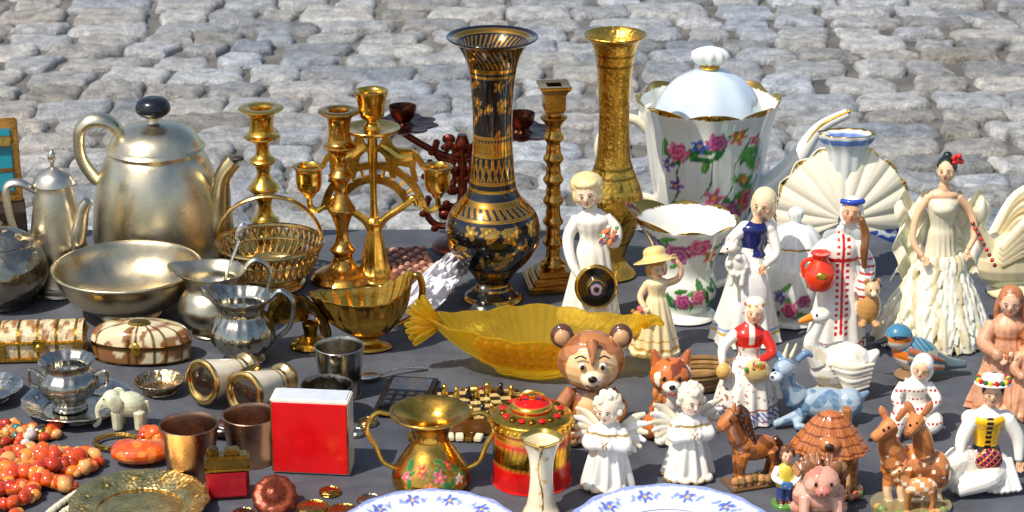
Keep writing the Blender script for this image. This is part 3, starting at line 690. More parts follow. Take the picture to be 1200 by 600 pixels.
o.b(ell((4, -22, 66), (17, 6, 34)), lambda x, y, z: (C('d02858') if (x*.5) % 4 < 2 else C('3a60c0')) if (36 < z < 43) else C('f6f2ea'))
o.done()

o = Obj('folk_costume_lady_figurine', .338, -.295, .000894)
def robe(x, y, z):
    if y < -4 and abs(x-2) < 1.8 and z > 30: return RED
    if y < -2 and 4 < abs(x-2) < 8 and z > 24 and (z % 7) < 3.4: return C('c02018')
    if 10 < z < 15 and (x % 6) < 3.5: return C('c02018')
    if 17 < z < 19 or 6 < z < 7.5: return C('8a1414')
    if y < 0 and 110 < z < 114: return C('c02018')
    return C('f2eadc')
gown(o, [(0, 0), (34, 0), (36, 4), (32, 28), (27, 60), (21, 90), (18, 104), (21, 118), (20, 128), (12, 136), (6, 139), (5, 148)], robe, 8, .06, .72)
head(o, (10, -4, 166), 14.5, C('e4ae80'), C('f0ede6'), turn=-12, style='scarf')
o.b(tube([(10+x, -6-6*cos(x/8.), 178) for x in (-13, -6, 0, 6, 13)], 3.2, 8, 4), C('2a48b0'))
def slv(x, y, z): return C('c02018') if (z % 8) < 2.5 and z < 120 else WHITE
arm(o, [(-16, 0, 128), (-30, -6, 112), (-26, -18, 100)], [8, 9, 6], slv, C('e4ae80'), 11)
arm(o, [(18, 0, 128), (32, -4, 104), (26, -14, 80), (28, -18, 70)], [8, 9, 8, 5], slv, C('e4ae80'), 11)
o.add(lathe([(0, 0), (11, 0), (17, 10), (18, 20), (12, 30), (8, 36), (12, 42), (0, 40)], 40, 4), C('e83a0c'), 'glaze', TR(-26, -26, 84)); o.add(ell((-26, -43, 104), (7, 2, 5), 10), GOLD, 'metal')
o.add(tube([(-34, -26, 120), (-46, -26, 114), (-44, -26, 98)], 2.5, 8, 4), C('e83a0c'))
for s_ in (0, 1): o.b(tube([(20, -12, 160), (24+s_*3, -14, 140+s_*4), (23+s_*3, -18, 125), (26, -16, 105)], [4, 3.5, 3.5, 3], 8), C('7a4a24'))
o.b(ell((34, -16, 60), (14, 11, 20)), C('c89450')); o.b(ell((36, -22, 82), (9, 8, 9)), C('d8b080')); o.b(ell((36, -32, 80), (4, 4, 3.5), 8), C('e8d0b0'))
for q in (-1, 1): o.b(ell((36+q*7, -20, 91), (3, 2.5, 4), 8), C('a87840')); o.add(ell((36+q*3.5, -30, 84), 1.2, 6), BLACK); o.b(ell((34+q*8, -24, 42), (5, 7, 4)), C('c09460'))
o.done()

o = Obj('pearl_lady_figurine', .447, -.262, .000904)
PW = C('e6dabc')
gown(o, [(0, 0), (60, 0), (64, 6), (58, 30), (44, 58), (26, 84), (17, 108), (15, 126), (13, 136), (17, 152), (18, 162), (10, 170)], PW, 13, .1, .68, seg=110, twist=.05)
o.b(ell((0, -5, 156), (14, 11, 9)), PW)
o.b(tube([(0, 0, 168), (0, -1, 184)], [8, 5.5], 10, 1), SKIN); o.b(ell((0, 0, 170), (18, 9, 7)), SKIN)
head(o, (1, -2, 198), 14, C('f0c098'), C('140c0a'), turn=-20, tilt=-4, style='bun')
for i in range(7): o.add(ell((12+rnd.uniform(-5, 5), -4+rnd.uniform(-4, 4), 212+rnd.uniform(-4, 4)), 3.4, 8), C('c81414'))
arm(o, [(-17, 0, 168), (-30, -4, 146), (-34, -12, 122), (-24, -20, 106)], [5, 4.5, 4, 3.2], SKIN, SKIN, 10)
arm(o, [(17, 0, 168), (32, 0, 150), (38, -6, 128), (30, -14, 112)], [5, 4.5, 4, 3.2], SKIN, SKIN, 10)
for row in range(11):
    z0 = 8+row*8.6; rr = [62, 61, 58, 54, 50, 45, 41, 36, 32, 29, 26][row]; nn_ = max(12, 34-row*2)
    for i in range(nn_):
        a = radians(-105+210*(i+.5*(row % 2)+rnd.uniform(-.25, .25))/nn_); cx = rr*sin(a); cy = -rr*.7*cos(a); L_ = rnd.uniform(.7, 1.3); sw = rnd.uniform(-4, 4)
        o.b(tube([(cx*.92, cy*.92, z0+9), (cx*1.0+sw*.5, cy*1.0-1, z0+2), (cx*1.06+sw, cy*1.06-3, z0-7*L_)], [2.4, 3.6, 1.4], 7, 3, .6), C('f4ecd8') if (i+row) % 4 else C('d8c69a'))
for q in (-1, 1):
    o.add(sheet(lambda u, v: (q*(14+36*u+4*sin(v*14)), 10-4*sin(u*9)+3*sin(v*22), 165-95*v+8*sin(u*10)), 40, 80), C('efe4c8'), 'pearl')
for i in range(9): o.add(ell((34+i*3.6, -10, 140-i*6), 2.6, 8), RED if i % 2 else C('7a1010'))
o.done(1.0, 'pearl', sharp=80)

o = Obj('porcelain_swan_figurine', .56, -.12, .00095, 10)
o.b(ell((0, 0, 38), (50, 26, 34)), C('ecd8ac')); o.b(tube([(-34, 0, 50), (-50, -4, 80), (-44, -6, 104), (-56, -8, 112)], [15, 9, 7, 6], 12), C('ecd8ac'))
o.b(ell((-58, -9, 111), (10, 7, 7)), C('ecd8ac')); o.add(ell((-68, -10, 107), (8, 3.5, 3)), C('d07020')); o.add(ell((-62, -15, 113), 1.4, 6), BLACK)
for q in (-1, 1):
    for i in range(8): o.b(tube([(-24, q*18, 40+i*3), (10, q*(24+i), 56+i*7), (40+i*2, q*20, 46+i*11)], [6, 5.5, 2.5], 8), C('f4e6c4') if i % 2 else C('dcc08a'))
o.b(lathe([(0, 0), (30, 0), (26, 8), (20, 14)], 32, 2), C('ecd8ac')); o.done(1.2, 'pearl')

o = Obj('terracotta_couple_figurine', .482, -.44, .00084)
def TCc(x, y, z):
    q = .92+.25*noise.noise(Vector((x*.06, y*.06, z*.06))); return (C('e2a680')[0]*q, C('e2a680')[1]*q, C('e2a680')[2]*q, 0)
TC_ = C('ecbc9a'); TD = C('b8744a')
gown(o, [(0, 0), (34, 0), (36, 4), (30, 30), (24, 60), (18, 84), (20, 100), (12, 110), (6, 114)], lambda x, y, z: TD if 6 < z < 9 or abs(z-88) < 2 else TCc(x, y, z), 14, .12, .8)
head(o, (0, -4, 128), 16, TC_, C('b8744a'), turn=-15, nod=8, style='long', eyes='6a3018', lips='a85838')
arm(o, [(-18, 0, 102), (-28, -8, 82), (-14, -22, 72)], [8, 9, 6], TCc, TC_, 11, 1, True)
arm(o, [(18, 0, 102), (28, -8, 82), (12, -22, 66)], [8, 9, 6], TCc, TC_, 11, 1, True)
gown(o, [(0, 0), (22, 0), (22, 20), (16, 50), (13, 66), (14, 76), (5, 84)], lambda x, y, z: TD if 4 < z < 7 else TCc(x, y, z), 12, .12, .8, TR(24, -22, 0))
head(o, (24, -26, 92), 13, TC_, C('a86438'), turn=20, style='curly', eyes='6a3018', lips='a85838')
arm(o, [(12, -22, 74), (4, -30, 60), (12, -38, 54)], [6, 6, 4.5], TCc, TC_, 8, 1, True); arm(o, [(36, -22, 74), (42, -30, 60), (34, -38, 52)], [6, 6, 4.5], TCc, TC_, 8, 1, True)
for i in range(14): o.b(ell((rnd.uniform(-28, 30), rnd.uniform(-36, -22), rnd.uniform(3, 10)), 5, 8), TD if i % 2 else TC_)
for i in range(8): o.add(ell((-2+rnd.uniform(-8, 8), -27+rnd.uniform(-3, 3), 72+rnd.uniform(-5, 5)), 3.4, 8), TC_ if i % 2 else TD, 'terracotta')
o.done(1.0, 'terracotta')

# amber glass fish dish
o = Obj('amber_glass_fish_dish', .026, -.352, .00087, -2)
AMB = C('ffe060')
def fmod(t, z):
    s = abs(sin(t))
    return (1+.22*max(0, s-.75)/.25)*(1-.10*sin(2*t)**2)*(1+.008*cos(50*t)*min(1, z/25))
def fdz(t, r, z):
    return 10*(r/108)**2*abs(sin(t))**6+(r/108)**3*(3*abs(cos(7*t))+6*max(0, -cos(t))**2)
o.add(lathe([(0, 0), (36, 0), (40, 3), (46, 8), (64, 18), (86, 34), (102, 50), (106, 54), (102, 55), (84, 39), (62, 23), (44, 13), (0, 7)], 260, 8, fmod, sy=.5, dz=fdz), AMB, 'amberglass')
for i in range(9):
    a = radians(118+i*13); L_ = 46 if i != 4 else 38
    o.add(tube([(-116, 0, 56), (-116+.55*L_*cos(a), -2+(i % 2)*3, 58+.5*L_*sin(a)), (-116+L_*cos(a)*.85, 0, 58+L_*sin(a)*.8)], [5, 5, 3], 10, 5, .7), AMB, 'amberglass')
o.add(tube([(122, 0, 62), (136, 0, 66), (146, 0, 60)], [8, 6, 3], 12, 5), AMB, 'amberglass')
for q in (-1, 1):
    o.add(ell((98, q*22, 44), (6, 3, 6), 14), C('f0a010'), 'amberglass')
for row in range(4):
    for i in range(15-row):
        t = radians((-58+row*3)+(116-row*6)*(i+.5*(row % 2))/(14-row)); f = [.66, .77, .87, .96][row]; zz = [21, 31, 40, 48][row]
        r_ = 106*f*fmod(t, 50); o.add(ell((r_*sin(t), -r_*cos(t)*.5+1, zz+fdz(t, 106*f, 50)), (7, 2, 5), 12), C('ffc828'), 'amberglass')
o.done(sharp=60)

o = Obj('porcelain_bear_figurine', .075, -.507, .000817)
BB = lambda x, y, z: C('b0703e') if noise.noise(Vector((x*.08, y*.08, z*.08))) > -.1 else C('905630')
BF = C('e4ba84')
o.b(ell((0, 2, 34), (27, 22, 34)), BB); o.b(ell((0, -8, 34), (19, 16, 26)), BF)
o.b(ell((0, 0, 92), (40, 30, 34)), BB); o.b(ell((0, -13, 90), (32, 22, 27)), BF); o.b(ell((0, -30, 82), (14, 13, 11)), C('ecd4b0'))
o.b(tube([(0, -22, 122), (0, -34, 108), (0, -36, 100)], [8, 4, 2], 8), BB)
for q in (-1, 1):
    o.b(ell((q*34, 2, 120), (14, 8, 14)), C('5a3420')); o.b(ell((q*34, -4, 120), (9, 6, 9)), C('c89868'))
    o.b(tube([(q*22, -2, 56), (q*34, -10, 40), (q*26, -22, 30)], [9, 9, 8], 10), BB)
    o.b(tube([(q*14, -6, 12), (q*22, -18, 8)], [13, 11], 10, 1), BB); o.b(ell((q*22, -26, 9), (10, 8, 9)), BF)
    for i in (-1, 0, 1): o.b(ell((q*26+i*5, -29, 28), (2.6, 3, 4), 8), BB); o.b(ell((q*22+i*6, -32, 14), (3, 3, 4), 8), BB)
    o.add(ell((q*12, -34.5, 98), (4.0, 2.4, 4.4), 12), WHITE); o.add(ell((q*11.5, -36.5, 97.5), (2.6, 1.6, 3.1), 10), BLACK)
    o.add(tube([(q*7, -35, 107), (q*13, -34, 110), (q*20, -31, 106)], 1, 6, 3), C('3a2014'))
o.add(ell((0, -42.5, 86), (5.5, 3, 4), 12), C('1a0f0a')); o.add(tube([(-7, -41, 78), (0, -43, 75.5), (7, -41, 78)], .9, 6, 4), C('3a1510'))
o.add(tube([(28*sin(a), 1-24.5*cos(a), 24) for a in np.linspace(-pi, pi, 30)], 2.4, 8, 1), C('5a6aa0')); o.add(box((0, -24, 24), (10, 3, 8), bev=1), GOLD, 'metal')
o.done()

o = Obj('porcelain_dog_figurine', .150, -.505, .00089)
def dg_(x, y, z): return C('f0e4d0') if (abs(x) < 10 and y < -6 and z < 60) or noise.noise(Vector((x*.06, y*.06, z*.05))) > .15 else (C('c86a28') if noise.noise(Vector((x*.1, y*.1, z*.1+7))) > -.2 else C('7a3c1c'))
o.b(ell((0, 4, 24), (22, 20, 24)), dg_); o.b(ell((0, -4, 42), (16, 14, 18)), dg_); o.b(ell((0, -8, 70), (23, 19, 19)), dg_); o.b(ell((0, -24, 64), (10, 9, 7.5)), C('f4ead8'))
for i in range(22): a = rnd.uniform(0, 2*pi); o.b(ell((16*cos(a), -10-rnd.uniform(0, 4), 52+7*sin(a)), (4, 4, 7), 8), C('f0e4d0') if i % 2 else C('c87a40'))
for q in (-1, 1):
    o.b(tube([(q*14, -4, 80), (q*19, -4, 96)], [8, 3], 8, 1), C('b05a24')); o.b(tube([(q*10, -8, 34), (q*11, -14, 20), (q*10, -16, 6)], [7.5, 6, 6], 8, 2), C('f0e4d0')); o.b(ell((q*10, -22, 5), (7, 9, 5)), C('f0e4d0'))
    o.b(ell((q*20, -2, 12), (11, 15, 13)), C('c06a30')); o.add(ell((q*8, -25.5, 73), (2.4, 1.8, 3), 8), BLACK)
o.add(ell((0, -33, 67), (3.8, 2.4, 2.8), 10), BLACK); o.add(tube([(-4, -32, 60), (0, -33, 58.5), (4, -32, 60)], .9, 6, 3), C('b02020'))
o.b(tube([(18, 16, 14), (30, 10, 26), (28, 6, 42)], [7, 7, 4], 8), C('c06a30')); o.done()

o = Obj('red_shawl_lady_figurine', .228, -.463, .000832)
def sk_(x, y, z):
    if 6 < z < 18 and ((x*.9+z) % 6 < 2.5): return C('4a60b8')
    if abs(z-20) < 1: return C('a85a40')
    if noise.noise(Vector((x*.25, y*.25, z*.25))) > .4: return C('b86a50')
    return WHITE
gown(o, [(0, 0), (34, 0), (36, 5), (35, 25), (30, 48), (20, 68), (13, 78), (15, 88)], sk_, 10, .08, .8)
o.b(lathe([(0, 70), (15, 72), (13, 80), (18, 96), (19, 104), (9, 112), (5, 116)], 40, 4, sy=.75), lambda x, y, z: C('f0e4d0') if abs(x-2) < 3 and y < 0 and z > 92 else C('d82814'))
head(o, (6, -3, 127), 13, C('eebc94'), C('ece4d0'), turn=-15, tilt=4, style='scarf')
o.b(ell((6, 1, 137), (12, 11, 7)), C('e4dcc8'))
for i in range(9): a = 2*pi*i/9; o.add(ell((6+11*sin(a), 1-10*cos(a), 136), 2.3, 8), C('d82814') if i % 2 else C('d8a840'))
arm(o, [(-15, -2, 102), (-30, -8, 88), (-32, -18, 74)], [7, 6, 4], WHITE, C('eebc94'), 10); arm(o, [(17, -2, 102), (26, -12, 84), (10, -24, 78)], [7, 6, 4], C('d82814'), C('eebc94'), 10)
o.b(ell((8, -24, 66), (15, 8, 14)), C('d8b878')); o.b(ell((-30, -20, 64), (9, 8, 10)), C('d8a858'))
for i in range(12): o.add(ell((4+rnd.uniform(-9, 12), -29, 74+rnd.uniform(-4, 5)), 3, 8), rnd.choice([C('d85030'), C('e8b830'), GR2]))
o.done()

o = Obj('porcelain_goose_figurine', .322, -.405, .00087)
GW = lambda x, y, z: C('dcd0b0') if noise.noise(Vector((x*.1, y*.1, z*.1))) > .34 else C('f0eadc')
o.b(ell((6, 0, 34), (36, 23, 27), R=RY(-8)), GW); o.b(tube([(-18, -4, 42), (-30, -7, 62), (-24, -8, 82), (-20, -9, 94)], [15, 9.5, 7.5, 8], 12), GW); o.b(ell((-22, -10, 96), (12, 9, 9)), GW)
o.add(tube([(-30, -12, 95), (-40, -14, 92), (-46, -15, 90)], [5, 4, 2.4], 10, 3, .7), C('e88a18')); o.add(ell((-27, -18, 99), 1.5, 8), BLACK)
for i in range(6): o.b(tube([(-10+i*3, -21-(i % 2)*.6, 44-i*4), (14, -24-(i % 2)*.8, 40-i*5), (42-i, -16, 42-i*5)], [3.4, 3.4, 2], 8), C('f2ecdc') if i % 2 else C('e6dabc'))
o.b(tube([(34, 0, 38), (48, 2, 50)], [13, 4], 8, 1), GW); o.b(lathe([(0, 0), (26, 0), (24, 6), (14, 14)], 24, 2, sy=.7), C('c8b070')); o.done()

o = Obj('porcelain_goat_figurine', .291, -.470, .00083)
GB = C('6684a0'); GS = lambda x, y, z: C('a4b4c0') if noise.noise(Vector((x*.07, y*.07, z*.07))) > .05 else (C('7c96ac') if noise.noise(Vector((x*.2, y*.2, z*.2))) > 0 else GB)
o.b(ell((12, 0, 22), (40, 18, 18)), GS); o.b(ell((42, 0, 22), (18, 17, 18)), GS); o.b(tube([(-20, -2, 30), (-30, -6, 46), (-32, -8, 62)], [15, 10, 10], 12), GS); o.b(ell((-36, -12, 68), (14, 11, 11), R=RZ(30)), GS); o.b(ell((-46, -20, 61), (8, 7, 6.5)), C('c8d0d4'))
for q in (-1, 1):
    o.b(tube([(-28+q*8, -4, 74), (-28+q*18, -2, 82), (-28+q*26, -2, 78)], [4, 4.5, 2], 8), GB); o.b(tube([(-32+q*4, -4, 78), (-26+q*5, 2, 92)], [2.8, 1.4], 8, 1), C('d8c8a0'))
    o.add(ell((-41+q*7-2, -21+q*4, 71), (2, 1.5, 2.2), 8), BLACK)
o.add(ell((-51, -25, 63), (2.5, 2, 1.6), 8), C('5a4048')); o.b(tube([(-14, -12, 14), (-34, -18, 8), (-46, -20, 5)], [7, 5.5, 4.5], 8), GS); o.b(tube([(40, -14, 14), (26, -24, 7), (12, -26, 5)], [9, 6, 4.5], 8), GS); o.b(tube([(-12, -6, 12), (-20, -26, 6), (-12, -30, 5)], [7, 5, 4.5], 8), GS); o.b(tube([(58, 4, 28), (66, 4, 34)], [6, 2], 8, 1), GS)
o.done()

o = Obj('kingfisher_bird_figurine', .407, -.357, .00087)
def brd(x, y, z): 
    if z < 24 and x < 10: return C('f0e8d8')
    if z > 34: return C('3e7288') if (x+z) % 6 < 3 else C('6a94a4')
    return C('e07828') if x < 0 else C('b0a890')
o.b(ell((4, 0, 26), (30, 19, 20), R=RY(18)), brd); o.b(ell((-18, -4, 48), (17, 15, 15)), lambda x, y, z: C('427c98') if z > 51 else (C('f0ead8') if z < 45 else C('d87828')))
o.add(tube([(-31, -8, 47), (-42, -11, 44), (-54, -13, 43)], [4.5, 3, .8], 8, 3), C('2a2420')); o.add(ell((-24, -17, 51), 2.4, 8), BLACK); o.add(tube([(-30, -12, 50), (-22, -18, 51.5), (-10, -18, 52)], [1.4, 2, 1], 6, 3), C('1a1a1e'))
o.b(tube([(24, 0, 20), (44, 2, 14), (64, 4, 12)], [12, 7, 4], 10, 4, 1.4), C('5a686c'))
for i in range(5): o.b(tube([(-6, -17, 36-i*3), (16, -20, 30-i*4), (36, -12, 22-i*3)], [4, 4, 1.8], 8), [C('a8603a'), C('3a6878'), C('d8c8a0')][i % 3])
o.b(lathe([(0, 0), (20, 0), (18, 5), (8, 10)], 24, 2), C('8a6a48')); o.done()

o = Obj('seated_girl_figurine', .386, -.490, .00082)
def emb(x, y, z): return C('b82820') if (z % 10 < 2.4 and y < -8 and 12 < z < 56 and (x % 5) < 3) else WHITE
o.b(ell((0, 4, 20), (24, 24, 20)), emb); o.b(tube([(-8, -4, 16), (-20, -22, 26), (-26, -30, 6)], [13, 11, 7], 12), emb); o.b(tube([(12, -4, 16), (20, -24, 18), (-4, -32, 6)], [13, 11, 7], 12), emb); o.b(ell((-28, -34, 4), (9, 6, 4)), C('8a3a28'))
o.b(lathe([(0, 20), (17, 24), (13, 40), (16, 54), (7, 62), (4, 66)], 32, 4, sy=.8), emb)
head(o, (6, -4, 76), 14, C('f0c298'), C('f2eee6'), turn=-20, tilt=8, nod=10, style='scarf')
arm(o, [(-14, 0, 54), (-24, -12, 42), (-16, -26, 34)], [6.5, 6, 4], emb, SKIN, 9); arm(o, [(14, 0, 54), (24, -12, 40), (8, -26, 32)], [6.5, 6, 4], emb, SKIN, 9); o.done(1.0)

o = Obj('seated_folk_dancer_figurine', .425, -.610, .000778)
wf = lambda x, y, z: C('dcd6c4') if noise.noise(Vector((x*.09, y*.09, z*.02))) > .25 else WHITE
o.b(ell((4, 4, 22), (34, 28, 22)), wf); o.b(tube([(-6, -4, 24), (-30, -14, 36), (-44, -22, 14), (-58, -26, 5)], [18, 15, 10, 6], 14), wf); o.b(tube([(16, -6, 20), (6, -28, 20), (-30, -34, 8)], [18, 14, 8], 14), wf)
for i in range(12): o.b(tube([(-34+i*7, -28-3*sin(i), 4), (-18+i*4.5, -14, 38)], [5, 3.5], 8, 1), wf)
o.b(ell((-62, -28, 5), (10, 6, 5)), BLACK)
def vst(x, y, z):
    if z < 50: return C('1a1a1e')
    if z > 86: return WHITE
    if abs(x-6) < 3.5: return C('1a1a1e') if z % 6 < 4 else C('d8b030')
    return C('f4bc08')
o.b(lathe([(0, 24), (21, 28), (17, 44), (14, 52), (18, 70), (22, 82), (10, 92), (6, 96)], 40, 4, sy=.75), vst, TR(6, 0, 0))
o.b(tube([(7, 0, 88), (8, -1, 102)], [6.5, 5.5], 10, 1), SKIN)
head(o, (9, -3, 112), 15, SKIN, C('1c1210'), turn=-12, nod=4, style='bun')
o.b(lathe([(0, 0), (20, 0), (21, 3), (14, 6), (12, 12), (0, 13)], 32, 2), WHITE, TR(9, 0, 120) @ RX(-8))
for i in range(18):
    a = 2*pi*i/18; o.add(ell((9+18*sin(a), -18*cos(a), 126+1.5*cos(a)), 3.4, 8), [C('c82020'), C('2a6a3a'), C('e8c030')][i % 3])
for q in (-1, 1): o.b(ell((6+q*20, 0, 80), (11, 10, 10)), WHITE)
arm(o, [(-12, -2, 80), (-24, -10, 60), (-28, -20, 42)], [9, 8, 5], WHITE, SKIN, 11); arm(o, [(28, -2, 80), (42, -4, 58), (44, -10, 34)], [9, 8, 5], WHITE, SKIN, 11)
o.b(ell((6, -24, 40), (16, 8, 14)), lambda x, y, z: C('c82858') if (x+z) % 7 < 2.5 else (C('d8b030') if (x-z) % 9 < 2 else C('1a1a1e'))); o.done(1.0)

def angel(x, y, k, turn):
    o = Obj('angel_figurine', x, y, k, turn)
    aw = lambda x, y, z: C('d2b46a', .6) if z < 4 or (abs(z-66) < 1.3 and y < 4) else C('efeadf')
    gown(o, [(0, 0), (28, 0), (30, 4), (27, 18), (22, 38), (18, 54), (17, 66), (14, 74), (7, 78), (6, 82)], aw, 9, .12, .85)
    head(o, (0, -4, 94), 17.5, C('f0d6bc'), C('ece0c4'), turn=turn, nod=8, style='curly', eyes='4a3020', lips='b86058')
    arm(o, [(-14, 0, 68), (-22, -10, 54), (-6, -22, 58)], [7.5, 7.5, 4.5], aw, C('f0d6bc'), 9, 1, True); arm(o, [(14, 0, 68), (22, -10, 54), (5, -22, 58)], [7.5, 7.5, 4.5], aw, C('f0d6bc'), 9, -1, True)
    for q in (-1, 1):
        for i in range(7):
            a = radians(42-i*15); L_ = 44-i*3.4
            o.b(tube([(q*8, 12, 60-i), (q*(8+L_*.55*cos(a)), 17, 60-i+L_*.55*sin(a)), (q*(8+L_*cos(a)), 14, 60-i+L_*.95*sin(a)-3)], [4, 5, 2.6], 10, 4, .6), C('efeadf') if i % 2 else C('e2d6b8'))
        o.b(ell((q*8, -22, 4), (7, 8, 4)), C('f0d6bc'))
    for i in range(6): o.b(ell((-20+i*8, -16-rnd.uniform(0, 6), 5), 6, 10), aw)
    o.done(.9)
angel(.087, -.613, .000778, -12); angel(.162, -.592, .00077, 10)

o = Obj('ceramic_pony_figurine', .219, -.606, .000785, 20)
PB = lambda x, y, z: C('b46a2e') if noise.noise(Vector((x*.07, y*.07, z*.07))) > -.1 else C('7a461e')
o.b(ell((4, 0, 42), (26, 14, 15)), PB); o.b(ell((-12, 0, 46), (13, 12, 14)), PB)
for x_, y_, b_ in ((-16, -8, 0), (-14, 8, 0), (20, -8, 1), (22, 8, 1)):
    o.b(tube([(x_, y_, 40), (x_+(5 if b_ else -2), y_, 22), (x_+(1 if b_ else 0), y_, 5)], [9, 5.5, 4.5], 8), PB); o.b(ell((x_-1, y_, 4), (6, 5, 4)), C('3a2010'))
o.b(tube([(-18, 0, 54), (-26, 0, 70), (-28, 0, 82)], [12, 10, 9], 10), PB); o.b(tube([(-26, 0, 84), (-38, 0, 76), (-44, 0, 70)], [10, 8, 6], 10), PB)
for q in (-1, 1): o.b(tube([(-24, q*5, 88), (-22, q*6, 96)], [3.5, 1.5], 8, 1), PB); o.add(ell((-34, q*8.4, 82), 1.6, 8), BLACK)
for i in range(5): o.b(tube([(-20+i*2, 0, 94-i*7), (-12+i*2, -6, 86-i*7), (-14+i*3, -9, 74-i*6)], [4, 4, 2.5], 8), C('4a2612'))
o.b(tube([(28, 0, 50), (36, 0, 36), (34, 0, 18)], [5, 6, 3], 8), C('4a2612'))
for i in range(8): o.b(ell((-26+i*8, -10-rnd.uniform(0, 6), rnd.uniform(4, 12)), 6, 8), C('8a6a3a') if i % 2 else C('b8804a'))
o.b(box((0, 0, 1), (64, 38, 6), bev=2), C('6a4a2a')); o.done(.9)

o = Obj('ceramic_cottage_figurine', .286, -.622, .000775, -8)
def cw(x, y, z): return C('5a3018') if (z % 8 < 1.4) or ((x+4*(int(z/8) % 2)) % 11 < 1.2) else (C('b8814e') if noise.noise(Vector((x*.1, y*.1, z*.1))) > 0 else C('98602f'))
o.b(lathe([(0, 0), (40, 0), (41, 6), (36, 10), (35, 30), (34, 52)], 48, 2, sy=.75), cw); o.b(lathe([(0, 50), (42, 50), (44, 54), (36, 66), (22, 84), (10, 94), (0, 96)], 60, 3, lambda t, z: 1+.05*cos(12*t), sy=.75), lambda x, y, z: C('7a3c1a') if (z % 9 < 2) or ((atan2(x, -y)*6) % 1 < .15) else C('b86c34'))
for q in (-18, 14):
    o.b(tube([(q-9, -26, 12), (q-9, -27, 30), (q, -27, 40), (q+9, -27, 30), (q+9, -26, 12)], 3, 8, 5), C('e0b078'))
    o.add(flatpoly([(q-7, 10), (q-7, 30), (q-4, 35), (q, 37), (q+4, 35), (q+7, 30), (q+7, 10)], -28.2, -22), C('3a1c0e'), 'matte')
o.b(box((18, 4, 88), (12, 12, 24), bev=2), C('a86838')); o.b(ell((0, -26, 66), (13, 10, 9)), C('b8733c')); o.add(ell((0, -34, 66), (6, 3, 5)), C('3a1c0e'))
for i in range(16): o.b(ell((-38+i*5, -26-4*sin(i*2.), 5+rnd.uniform(0, 5)), 5, 8), [C('6a7a3a'), C('a8744a'), C('c85a3a')][i % 3])
for i in range(9): o.b(ell((rnd.uniform(-28, 28), rnd.uniform(-26, -18), rnd.uniform(44, 58)), 5, 8), C('9a5a2c'))
o.done(.9)

o = Obj('boy_figurine', .2445, -.650, .00077)
o.b(tube([(-5, 0, 2), (-5, 0, 22)], [5.5, 6.5], 8, 1), C('3a4a80')); o.b(tube([(5, 0, 2), (5, 0, 22)], [5.5, 6.5], 8, 1), C('3a4a80')); o.b(lathe([(0, 20), (11, 22), (11, 34), (10, 44), (4, 50)], 24, 3, sy=.75), C('d8c040'))
head(o, (0, -1, 59), 9.5, SKIN, C('6a3a1c'), style='curly'); arm(o, [(-10, 0, 44), (-14, -5, 34), (-6, -11, 30)], [4, 3.8, 2.8], C('f0f0ea'), SKIN, 5); arm(o, [(10, 0, 44), (14, -5, 34), (6, -11, 28)], [4, 3.8, 2.8], C('f0f0ea'), SKIN, 5)
o.b(lathe([(0, -2), (16, -2), (16, 3), (0, 4)], 24, 1), C('5a8a3a')); o.b(box((0, -13, 28), (12, 4, 9), bev=1), C('3a70b0'))
for q in (-5, 5): o.b(ell((q, -4, 4), (5, 7, 4), 8), C('4a2412'))
o.done(.8)

o = Obj('ceramic_pig_figurine', .272, -.672, .00076)
PK = lambda x, y, z: C('d8a088') if noise.noise(Vector((x*.08, y*.08, z*.08))) > -.15 else C('c08068')
o.b(ell((0, 4, 22), (32, 22, 22)), PK); o.b(ell((0, -10, 44), (22, 18, 18)), PK); o.b(ell((0, -27, 40), (9, 6, 7)), C('c87868'))
for q in (-1, 1):
    o.b(ell((q*16, -6, 60), (8, 4, 9), R=RY(q*25)), C('8a5a3a')); o.add(ell((q*9, -26.5, 49), (2, 1.5, 2.6), 8), BLACK); o.add(ell((q*3, -33, 40), (1.4, .8, 2), 6), C('6a3028')); o.b(tube([(q*18, -10, 26), (q*20, -20, 6)], [8, 6], 8, 1), PK); o.b(ell((q*24, 4, 8), (10, 12, 8)), PK)
for i in range(34):
    a = rnd.uniform(0, pi); o.b(tube([(26*cos(a), 6-rnd.uniform(0, 6), 44+16*sin(a)), (34*cos(a), 10, 46+26*sin(a))], [3.5, 1.2], 6, 1), C('7a4a2c') if i % 2 else C('a87040'))
o.done(.9)

o = Obj('doe_and_fawn_figurine', .352, -.645, .000765)
def deer(x, y, z):
    if z < 22 and y < -6: return C('e8c8a0')
    if (int(x/4)*7+int(z/4)*5) % 11 == 0 and z > 34 and z < 62: return C('f0dcb8')
    return C('c87c40') if noise.noise(Vector((x*.05, y*.05, z*.05))) > -.15 else C('9a5a2e')
o.b(ell((8, 6, 40), (38, 22, 26)), deer); o.b(ell((34, 4, 34), (20, 20, 26)), deer)
o.b(tube([(-14, 0, 52), (-24, -4, 74), (-24, -6, 92)], [18, 12, 9], 12), deer); o.b(tube([(-22, -8, 96), (-34, -16, 90), (-44, -22, 86)], [12, 8, 6], 12), deer)
o.b(tube([(20, -2, 60), (14, -6, 84), (6, -8, 100)], [14, 11, 8], 12), deer); o.b(tube([(8, -8, 102), (0, -18, 96), (-6, -26, 92)], [11, 8, 5.5], 12), deer)
for cx, cy, cz in ((-20, -4, 104), (10, -4, 110)):
    for q in (-1, 1): o.b(tube([(cx+q*5, cy, cz-4), (cx+q*12, cy+2, cz+6), (cx+q*14, cy+3, cz+12)], [3.5, 5, 1.5], 8, 3, .6), C('b87040'))
for p in ((-33, -22, 96), (-27, -20, 98), (-3, -23, 102), (5, -20, 103)): o.add(ell(p, 1.8, 8), BLACK)
o.add(ell((-48, -26, 86), (3, 2.5, 2.4), 8), BLACK); o.add(ell((-8, -31, 91), (2.6, 2.4, 2.2), 8), BLACK)
